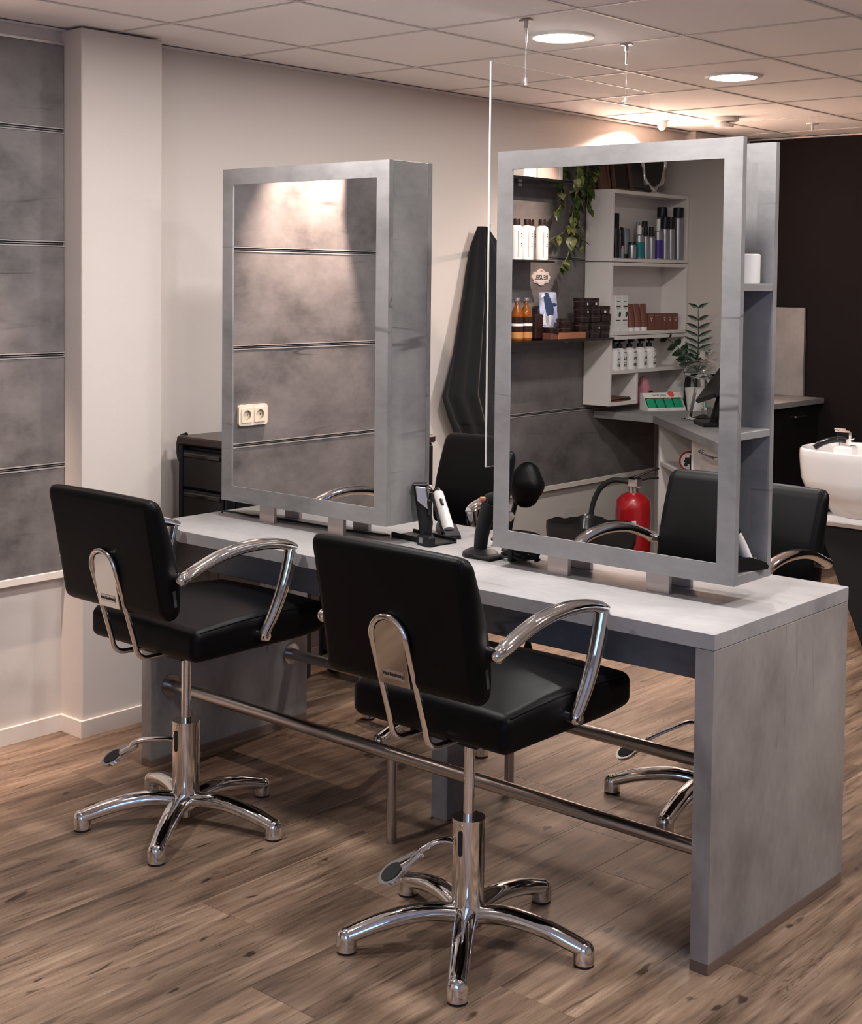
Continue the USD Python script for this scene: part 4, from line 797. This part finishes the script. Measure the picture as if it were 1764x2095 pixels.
for k, y in enumerate((-2.602, -2.659, -2.749, -2.845, -2.932)):
    def px(t):
        obj('big_letter', text('Z', 0.020, ((0, 0, 1), (0, -1, 0)), (0.0372, 0.000, 0.056), 0.0006, True), 'ink', t, smooth=False)
        obj('print', [bx(0.0360, 0.0375, -0.014, 0.012, 0.036+0.0*i, 0.0372) for i in (0,)] + [bx(0.0360, 0.0375, -0.010+0.006*i, -0.007+0.006*i, 0.018, 0.031) for i in range(4)] + [bx(0.0355, 0.0375, -0.012, 0.010, 0.086, 0.0885)], 'ink', t, smooth=False, kind='stuff')
        obj('pump_head', [cyl((0, 0, 0.125), (0, 0, 0.146), 0.006, 12), cb(-0.010, 0.030, -0.010, 0.010, 0.139, 0.1515, 0.004)], 'black', t)
    bottle('pump_bottle', f'white pump bottle with black dispenser on the lowest shelf unit, {ORD[k]} from the left', 'bottle', (-2.397, y-0.045, ZL),
           [(0.0001, 0), (0.034, 0), (0.037, 0.005), (0.037, 0.082), (0.034, 0.096), (0.020, 0.106), (0.014, 0.109)], [(0.0001, 0.128), (0.015, 0.128), (0.0155, 0.109), (0.0001, 0.109)], 'white', 'black', 'white pump bottles', px)
for k in range(3):
    b = cb(-2.50, -2.372, -2.775, -2.600, 0, 0.006, 0.001); rot(b, (0, 0, 1), [-6, 4, -2][k], (-2.44, -2.69, 0)); rot(b, (1, 0, 0), [0, 0, 0][k])
    obj('brochure', mv(b, 0, 0, 0.955+0.0062*k), ['brown', 'black', 'oak'][k], smooth=False, label=f'{["brown", "black", "reddish"][k]} brochure in the bottom niche of the white shelf unit', cat='brochure')
# on top of the white shelf units
for k, (y0, y1, h, m) in enumerate([(-2.665, -2.575, 0.17, 'oak'), (-2.86, -2.70, 0.19, 'tin')]):
    t = thing('picture_frame', ['small reddish-brown frame', 'broad dark frame with brown edges'][k] + ' leaning on top of the white shelf units', 'frame', (0, 0, 2.008))
    ringp = affinity.translate(sbox(y0, 0, y1, h).difference(sbox(y0+0.014, 0.014, y1-0.014, h-0.014)), 0, 0)
    f = rot(extr(ringp, 0.016, FX, (-2.452, 0, 0)), (0, 1, 0), -9, (-2.44, 0, 0)); obj('frame', f, 'oak', t, smooth=False)
    obj('picture', rot(extr(sbox(y0+0.012, 0.012, y1-0.012, h-0.012), 0.006, FX, (-2.449, 0, 0)), (0, 1, 0), -9, (-2.44, 0, 0)), m, t, smooth=False)
t = thing('table_mirror', 'ornate silver oval mirror standing on top of the white shelf units', 'mirror', (-2.43, -3.04, 2.006))
A = np.linspace(0, 2*np.pi, 56, endpoint=False)
P = np.c_[np.zeros(56), 0.105*np.cos(A)*(1+0.05*np.cos(8*A)), 0.165+0.135*np.sin(A)*(1+0.05*np.cos(8*A))]
obj('oval_frame', tube(P, 0.012+0.004*np.cos(8*A+0.5), 10, closed=True, ref=(1, 0, 0)), 'chrome', t)
obj('mirror_pane', extr(affinity.translate(affinity.scale(Point(0, 0).buffer(1, 24), 0.10, 0.13), 0, 0.165), 0.004, FX, (-0.002, 0, 0)), 'gloss', t, smooth=30)
obj('foot', [lathe([(0.0001, 0), (0.05, 0), (0.046, 0.010), (0.015, 0.018), (0.010, 0.04), (0.0001, 0.04)], 24)], 'chrome', t)

# ------------------------------------------------------------------ trailing plant
t = thing('trailing_plant', 'variegated trailing ivy-like plant hanging between the glass shelves and white units', 'plant', group=None)
obj('wall_planter', [hull([(XPAN+0.05, -2.28, 2.16), (XPAN+0.05, -2.46, 2.16), (XPAN+0.12, -2.28, 2.17), (XPAN+0.12, -2.46, 2.17), (XPAN+0.05, -2.28, 2.27), (XPAN+0.05, -2.46, 2.27), (XPAN+0.13, -2.28, 2.27), (XPAN+0.13, -2.46, 2.27)], 0.03, 12), cb(XPAN, XPAN+0.03, -2.44, -2.30, 2.18, 2.28)], 'white', t)
obj('soil', cb(XPAN+0.03, XPAN+0.155, -2.48, -2.26, 2.292, 2.306, 0.004), 'soil', t)
def leaf_mesh(L, W, bend=0.25):
    u = np.linspace(0, 1, 6); w = W*np.array([0.12, 0.85, 1.0, 0.78, 0.42, 0.02])*0.5; V = []
    for a, b in zip(u, w):
        z = -bend*L*a*a
        V += [(-b, a*L, z+0.18*b), (0, a*L, z), (b, a*L, z+0.18*b)]
    F = []
    for i in range(5):
        for j in range(2): F += [(i*3+j, i*3+j+1, i*3+j+4), (i*3+j, i*3+j+4, i*3+j+3)]
    V = np.array(V); n = len(V); V2 = np.vstack([V+(0, 0, 0.0004), V-(0, 0, 0.0004)]); F = np.array(F)
    return trimesh.Trimesh(V2, np.vstack([F, F[:, ::-1]+n]), process=False)
strands = [[(-2.30, 2.30), (-2.285, 2.12), (-2.27, 1.98), (-2.265, 1.86), (-2.285, 1.75), (-2.26, 1.67), (-2.19, 1.615)],
           [(-2.34, 2.30), (-2.35, 2.14), (-2.33, 2.0), (-2.325, 1.88), (-2.335, 1.80), (-2.35, 1.73)],
           [(-2.40, 2.30), (-2.42, 2.16), (-2.41, 2.05), (-2.405, 1.95), (-2.41, 1.885)],
           [(-2.45, 2.30), (-2.48, 2.17), (-2.47, 2.08), (-2.46, 2.01)],
           [(-2.28, 2.30), (-2.20, 2.18), (-2.15, 2.10), (-2.13, 2.06)],
           [(-2.33, 2.30), (-2.30, 2.15), (-2.255, 2.03), (-2.235, 1.92), (-2.20, 1.885)],
           [(-2.36, 2.30), (-2.37, 2.1), (-2.36, 1.95), (-2.31, 1.80), (-2.24, 1.76), (-2.20, 1.74)]]
lr = np.random.default_rng(11)
for si, s in enumerate(strands):
    P = smoothpath([(XPAN+0.13 + 0.02*math.sin(si*2.1+i) - 0.012*si, y, z) for i, (y, z) in enumerate(s)], 6)
    obj('stem', tube(P, 0.0022, 6), 'leafpale', t)
    D = np.r_[0, np.cumsum(np.linalg.norm(np.diff(P, axis=0), axis=1))]
    for d in np.arange(0.06, D[-1]+0.01, 0.020 if si < 4 else 0.028):
        p = np.array([np.interp(d, D, P[:, k]) for k in range(3)])
        sz = lr.uniform(0.050, 0.078)*(0.75 if d > D[-1]*0.8 else 1.0); m = leaf_mesh(sz, sz*lr.uniform(0.62, 0.8), lr.uniform(0.1, 0.5))
        rot(m, (1, 0, 0), lr.uniform(-75, -5)); rot(m, (0, 0, 1), lr.uniform(-190, 10)); m.apply_translation(p)
        obj('leaf', m, 'leafpale' if lr.random() < 0.4 else 'leaf', t, smooth=False)

# ------------------------------------------------------------------ reception counter and what stands on it
t = thing('reception_counter', 'grey angled countertop of the reception corner under the white shelf units', 'counter')
obj('countertop', extr(Polygon([(XPAN, -2.666), (-2.169, -2.666), (-1.05, -1.560), (-0.70, -1.90), (-1.95, YF+0.01), (XPAN, YF+0.01)]), 0.036, at=(0, 0, 0.864)), 'conc_x', t, smooth=False)
t = thing('reception_desk', 'white reception desk body with open bay and drawers under the counter', 'desk', (-2.169, -2.666, 0), 44.66)
def wb(n, x0, x1, y0, y1, z0, z1, par=None, m='board'): return obj(n, cb(x0, x1, y0, y1, z0, z1, 0.001), m, par or t, smooth=False)
wb('side_board', 0.022, 0.040, -0.46, -0.025, 0, 0.8635); wb('side_board', 0.648, 0.666, -0.46, -0.025, 0, 0.8635); wb('side_board', 1.44, 1.458, -0.46, -0.045, 0, 0.8635)
wb('back_board', 0.022, 1.458, -0.478, -0.46, 0, 0.8635); wb('bay_shelf', 0.040, 0.648, -0.46, -0.03, 0.662, 0.680); wb('bay_shelf', 0.040, 0.648, -0.46, -0.03, 0.35, 0.368)
wb('bay_panel', 0.040, 0.648, -0.34, -0.33, 0.680, 0.8635)
wb('carcass', 0.667, 1.438, -0.44, -0.05, 0.08, 0.86); wb('plinth', 0.06, 1.44, -0.40, -0.10, 0, 0.07, m='plinth')
for x0, x1 in ((0.668, 1.236), (1.240, 1.436)):
    for z0, z1 in ((0.622, 0.855), (0.36, 0.618), (0.09, 0.356)):
        d = wb('drawer', x0, x1, -0.05, -0.030, z0, z1); xc = x0+0.29 if x0 < 0.8 else (x0+x1)/2
        obj('drawer_handle', tube(smoothpath([(xc-0.12, -0.030, z1-0.028), (xc-0.116, -0.008, z1-0.028), (xc, -0.003, z1-0.028), (xc+0.116, -0.008, z1-0.028), (xc+0.12, -0.030, z1-0.028)], 4), 0.0055, 10), 'chrome', d)
t = thing('round_tin', 'round white red-rimmed tin with dark print in the open desk bay', 'tin', (-2.169+.7113*.34+.0703, -2.666+.7029*.34-.0711, 0.680), -25)
obj('disc', extr(Point(0, 0.045).buffer(0.045, 16), 0.02, ((-1, 0, 0), (0, 0, 1)), (0.0, 0.03, 0)), 'white', t, smooth=30)
obj('red_rim', extr(Point(0, 0.045).buffer(0.0455, 16).difference(Point(0, 0.045).buffer(0.038, 16)), 0.0215, ((-1, 0, 0), (0, 0, 1)), (0.0, 0.03, 0)), 'red', t, smooth=30)
obj('dark_print', extr(unary_union([sbox(-0.02, 0.03, 0.018, 0.062), Point(-0.012, 0.066).buffer(0.010), Point(0.014, 0.028).buffer(0.009), sbox(-0.026, 0.040, 0.022, 0.050)]), 0.0208, ((-1, 0, 0), (0, 0, 1)), (0.0, 0.03, 0)), 'ink', t, smooth=False)
t = thing('cash_box', 'small black box with a white label in the open bay of the desk', 'box', (-2.169+.7113*.44+.07, -2.666+.7029*.44-.071, 0.680), 20)
obj('box', cb(0.0, 0.155, -0.055, 0.035, 0, 0.064, 0.003), 'black', t, smooth=False); obj('white_label', cb(0.012, 0.050, 0.0345, 0.0357, 0.012, 0.046, 0.0004), 'white', t, smooth=False)

# green sachet display
t = thing('sachet_display', 'white cardboard display of green sachets on the grey counter', 'display', (-2.290, -2.951, 0.900), -62.3)
# local +y looks at the mirror; print reads along -x
side = Polygon([(0.04, 0), (0.04, 0.012), (-0.02, 0.085), (-0.045, 0.085), (-0.045, 0)])
obj('tray', [extr(side, 0.002, ((0, 1, 0), (0, 0, 1)), (-0.110, 0, 0)), extr(side, 0.002, ((0, 1, 0), (0, 0, 1)), (0.108, 0, 0)), cb(-0.108, 0.108, -0.045, 0.04, 0, 0.002, 0.0004), cb(-0.108, 0.108, -0.045, -0.043, 0, 0.085, 0.0004)], 'white', t, smooth=False)
ang = -math.degrees(math.atan2(0.06, 0.073))
def slope(m): return m
nn = np.array([0, 0.073, 0.06]); nn /= np.linalg.norm(nn); vv = np.array([0, -0.06, 0.073]); vv /= np.linalg.norm(vv)
FS = ((-1, 0, 0), vv)
obj('header', extr(rrect(0.216, 0.030, 0.001), 0.002, FS, tuple(np.array([0, 0.04, 0.012])+vv*0.080)), 'white', t, smooth=False)
obj('front_lip', [cb(-0.108, 0.108, 0.038, 0.042, 0, 0.016, 0.0004)], 'white', t, smooth=False)
obj('header_lettering', text('Body Wood', 0.011, FS, tuple(np.array([-0.02, 0.04, 0.012])+vv*0.080+nn*0.002), 0.0005), 'ink', t, smooth=False)
obj('red_spot', extr(Point(0, 0).buffer(0.018, 12), 0.001, FS, tuple(np.array([0.052, 0.04, 0.012])+vv*0.086+nn*0.002)), 'coral', t, smooth=False)
obj('lip_lettering', text('refresh your skin every day', 0.0045, ((-1, 0, 0), (0, 0, 1)), (-0.02, 0.0422, 0.008), 0.0004), 'ink', t, smooth=False)
obj('dark_lining', extr(sbox(-0.106, 0.0, 0.106, 0.064), 0.001, FS, tuple(np.array([0, 0.04, 0.012])-nn*0.012)), 'greenink', t, smooth=False)
for k in range(4):
    x = -0.078+0.052*k
    s_ = thing('green_sachet', f'green sachet in the white counter display, {ORD[3-k]} from the left in the mirror', 'sachet', (-2.290, -2.951, 0.900), -62.3, 'green sachets')
    obj('pouch', extr(rrect(0.044, 0.060, 0.003), 0.006, FS, tuple(np.array([x, 0.04, 0.012])+vv*0.032-nn*0.008)), 'greenpack', s_, smooth=False)
    obj('crimped_edge', extr(rrect(0.044, 0.005, 0.001), 0.0065, FS, tuple(np.array([x, 0.04, 0.012])+vv*0.060-nn*0.008)), 'leafpale', s_, smooth=False)
t = thing('pink_bottle', 'pink plastic bottle behind the green sachet display', 'bottle', (-2.415, -2.965, 0.900))
obj('body', hull([(0, 0, 0.035), (0, 0, 0.11), (0, 0.008, 0.145)], [0.034, 0.034, 0.022], 16), 'pink', t, smooth=60); obj('grip_slot', extr(rrect(0.036, 0.012, 0.005), 0.003, FX, (0.033, -0.012, 0.088)), 'ink', t, smooth=False); obj('base', lathe([(0.0001, 0), (0.030, 0), (0.030, 0.012), (0.0001, 0.012)], 20), 'pink', t)
t = thing('desk_phone', 'slim black handset standing upright at the back of the counter', 'phone', (-2.262, -3.135, 0.900))
obj('handset', hull([(0, 0.0, 0.012), (0, 0, 0.09), (0, -0.006, 0.155)], [0.012, 0.013, 0.012], 14).apply_transform(np.diag([1.0, 1.9, 1.0, 1.0])), 'black', t, smooth=60); obj('cradle', cb(-0.03, 0.03, -0.035, 0.035, 0, 0.016, 0.004), 'black', t)
t = thing('plant_pot', 'white pot with a dark green feather-leaved plant at the back of the counter', 'plant', (-2.16, -3.06, 0.900))
obj('pot', lathe([(0.0001, 0), (0.045, 0), (0.060, 0.115), (0.056, 0.115), (0.050, 0.10), (0.0001, 0.10)], 28), 'white', t); obj('soil', lathe([(0.0001, 0.101), (0.0505, 0.101), (0.0505, 0.098), (0.0001, 0.098)], 20), 'soil', t)
def frond(base, mid, tip, n, L, up, wide, thick=0.004):
    P = smoothpath([base, (np.array(base)+np.array(mid))/2+np.array([0, 0, 0.01]), mid, tip], 8); st_ = obj('stem', tube(P, np.linspace(thick, 0.0015, len(P)), 7), 'leafdark', t)
    k0 = int(len(P)*0.30)
    for i, q in enumerate(np.linspace(k0, len(P)-1, n)):
        p = P[int(q)]; T_ = P[min(int(q)+1, len(P)-1)]-P[max(int(q)-1, 0)]; T_ /= np.linalg.norm(T_)
        for s in (-1, 1):
            side_ = np.cross(T_, up); side_ /= np.linalg.norm(side_); d = s*side_*0.9+T_*0.42; d /= np.linalg.norm(d)
            nrm_ = np.cross(d, T_); nrm_ /= np.linalg.norm(nrm_); m = leaf_mesh(L*(0.75+0.35*math.sin(math.pi*i/(n-1))), wide, 0.08)
            R = np.eye(4); R[:3, 1] = d; R[:3, 2] = nrm_*s; R[:3, 0] = np.cross(d, nrm_*s); R[:3, 3] = p; m.apply_transform(R); obj('leaflet', m, 'leafdark', st_, smooth=False)
frond((0.0, 0.0, 0.10), (0.005, 0.0, 0.36), (0.0, 0.0, 0.525), 9, 0.075, np.array([0.35, 0.9, 0.05]), 0.020)
frond((0.0, 0.0, 0.10), (-0.085, -0.01, 0.285), (-0.205, -0.04, 0.362), 6, 0.055, np.array([0.3, 0.8, 0.4]), 0.040)
frond((0.0, 0.01, 0.10), (0.0, 0.01, 0.235), (-0.07, 0.01, 0.280), 4, 0.05, np.array([0.3, 0.9, 0.2]), 0.034)
t = thing('glass_jar', 'large clear glass jar with a knobbed lid on the counter', 'jar', (-1.905, -2.70, 0.900))
obj('jar_foot', lathe([(0.0001, 0), (0.055, 0), (0.052, 0.008), (0.016, 0.02), (0.013, 0.10), (0.022, 0.19), (0.095, 0.212), (0.10, 0.222), (0.09, 0.222), (0.0001, 0.215)], 36), 'glass', t, smooth=40)
obj('lid', lathe([(0.098, 0.2235), (0.099, 0.235), (0.085, 0.262), (0.05, 0.278), (0.016, 0.284), (0.0001, 0.284), (0.0001, 0.278), (0.05, 0.271), (0.08, 0.256), (0.094, 0.232), (0.094, 0.2235), (0.098, 0.2235)], 36), 'glass', t, smooth=40); obj('lid_knob', tm(trimesh.creation.icosphere(3, 0.026)).apply_translation((0, 0, 0.310)), 'glass', t, smooth=True)
t = thing('till_screen', 'black touch-screen till tilted on the counter', 'till', (-1.745, -2.46, 0.900), 44.66)
obj('foot', cb(-0.07, 0.11, -0.07, 0.05, 0, 0.02, 0.006), 'black', t); obj('stand', hull([(0.02, -0.02, 0.02), (0.04, -0.02, 0.02), (0.05, -0.045, 0.14), (0.07, -0.045, 0.14)], 0.018, 12), 'black', t)
sc = cb(-0.15, 0.17, -0.012, 0.012, -0.10, 0.12, 0.006); rot(sc, (1, 0, 0), 38); rot(sc, (0, 1, 0), -10); obj('screen', mv(sc, 0.05, -0.03, 0.20), 'black', t)
sg = cb(-0.14, 0.16, -0.0145, -0.0118, -0.09, 0.11, 0.001); rot(sg, (1, 0, 0), 38); rot(sg, (0, 1, 0), -10); obj('display_glass', mv(sg, 0.05, -0.03, 0.20), 'gloss', t)
t = thing('card_holder', 'slim silver stand leaning beside the till', 'stand', (-1.92, -2.60, 0.900))
obj('blade', hull([(-0.006, -0.01, 0.006), (-0.006, 0.01, 0.006), (0.028, -0.008, 0.155), (0.028, 0.008, 0.155)], 0.004, 10), 'chrome', t); obj('foot', cb(-0.035, 0.02, -0.03, 0.03, 0, 0.008, 0.003), 'chrome', t)

# ------------------------------------------------------------------ floor things by the wall
t = thing('fire_extinguisher', 'red fire extinguisher standing on the floor before the reception desk', 'fire extinguisher', (-2.03, -2.29, 0))
obj('cylinder', lathe([(0.0001, 0), (0.078, 0), (0.083, 0.01), (0.083, 0.50), (0.078, 0.54), (0.055, 0.565), (0.030, 0.575), (0.0001, 0.578)], 36), 'red', t, smooth=40)
v = obj('valve', [cyl((0, 0, 0.573), (0, 0, 0.625), 0.024, 18), cb(-0.02, 0.03, -0.025, 0.025, 0.60, 0.645, 0.006)], 'chrome', t)
obj('lever', [tube([(0.0, 0.0, 0.645), (0.05, -0.06, 0.675), (0.07, -0.10, 0.685)], 0.008, 8, flat=0.6), tube([(0.0, 0.0, 0.628), (0.05, -0.06, 0.640), (0.07, -0.10, 0.640)], 0.007, 8, flat=0.6)], 'black', v)
obj('hose', tube(smoothpath([(-0.02, 0.01, 0.625), (-0.09, 0.04, 0.628), (-0.15, 0.06, 0.58), (-0.185, 0.07, 0.48), (-0.19, 0.06, 0.33), (-0.155, 0.04, 0.2)], 7), 0.0125, 12), 'rubber', t)
obj('white_marks', [extr(Polygon([(0.03, 0.0), (0.075, 0.05), (0.055, 0.062), (0.01, 0.012)]), 0.002, ((-0.5, 0.866, 0), (0, 0, 1)), (0.058, 0.052, 0.36)), extr(sbox(0.0, 0.0, 0.045, 0.016), 0.002, ((-0.5, 0.866, 0), (0, 0, 1)), (0.066, 0.040, 0.44))], 'white', t, smooth=False, kind='stuff')
t = thing('waste_bin', 'black waste bin with a folded black bag, beside the red extinguisher', 'bin', (-2.045, -1.97, 0))
def rring(w, d, r, z, n=60, wob=0.0):
    q = np.array(rrect(w, d, r).exterior.coords)[:-1]; D = np.r_[0, np.cumsum(np.linalg.norm(np.diff(np.vstack([q, q[:1]]), axis=0), axis=1))]; u = np.linspace(0, D[-1], n, endpoint=False); q = np.vstack([q, q[:1]])
    a_ = np.arange(n)/n*2*np.pi
    return np.c_[np.interp(u, D, q[:, 0]), np.interp(u, D, q[:, 1]), z + wob*np.sin(a_*5+0.6) + wob*0.6*np.sin(a_*13)]
def loft(R_, cap0=True, cap1=True):
    n = len(R_[0]); V = np.vstack(R_); F = []
    for i in range(len(R_)-1):
        for k in range(n): F += [(i*n+k, i*n+(k+1) % n, (i+1)*n+(k+1) % n), (i*n+k, (i+1)*n+(k+1) % n, (i+1)*n+k)]
    if cap0: F += [(0, k+1, k) for k in range(1, n-1)]
    if cap1: b_ = (len(R_)-1)*n; F += [(b_, b_+k, b_+k+1) for k in range(1, n-1)]
    return trimesh.Trimesh(V, np.array(F), process=False)
obj('bucket', rot(loft([rring(0.29, 0.23, 0.04, 0.0), rring(0.345, 0.275, 0.05, 0.455), rring(0.335, 0.265, 0.045, 0.455), rring(0.285, 0.225, 0.04, 0.01)]), (0, 0, 1), 12), 'black', t, smooth=40)
obj('bin_bag', rot(loft([rring(0.347, 0.277, 0.05, 0.385, wob=0.006), rring(0.354, 0.284, 0.05, 0.44, wob=0.003), rring(0.352, 0.282, 0.05, 0.468, wob=0.004), rring(0.335, 0.265, 0.045, 0.474, wob=0.005), rring(0.315, 0.245, 0.045, 0.45, wob=0.008), rring(0.27, 0.21, 0.04, 0.36, wob=0.012), rring(0.20, 0.15, 0.04, 0.30, wob=0.008)], cap0=False), (0, 0, 1), 12), 'bag', t, smooth=50)
t = thing('stylist_stool', 'black stylist stool with a round padded back, near the left wall', 'stool', (-1.94, -1.235, 0))
obj('back_pad', hull([(0.075, -0.01, 0.70), (0.085, -0.01, 0.78), (0.118, 0.0, 0.74), (0.075, -0.01, 0.74)], [0.056, 0.050, 0.048, 0.070], 24), 'leather', t, smooth=60)
obj('back_bracket', tube(smoothpath([(0.05, -0.01, 0.72), (0.02, -0.01, 0.64), (0.0, 0, 0.53)], 5), 0.010, 10), 'black', t)
obj('seat', lathe([(0.0001, 0.46), (0.13, 0.46), (0.15, 0.475), (0.15, 0.505), (0.13, 0.525), (0.0001, 0.530)], 32), 'leather', t, smooth=50)
obj('column', [cyl((0, 0, 0.08), (0, 0, 0.46), 0.018, 16)], 'chrome', t)
for k in range(5):
    a = math.radians(72*k+20); u = np.array([math.cos(a), math.sin(a), 0])
    l_ = obj('base_leg', tube([u*0.01+(0, 0, 0.09), u*0.14+(0, 0, 0.075), u*0.22+(0, 0, 0.06)], [0.018, 0.015, 0.012], 12), 'chrome', t)
    obj('caster', cyl(u*0.22+np.cross(u, [0, 0, 1])*0.012+(0, 0, 0.026), u*0.22-np.cross(u, [0, 0, 1])*0.012+(0, 0, 0.026), 0.026, 16), 'rubber', l_)
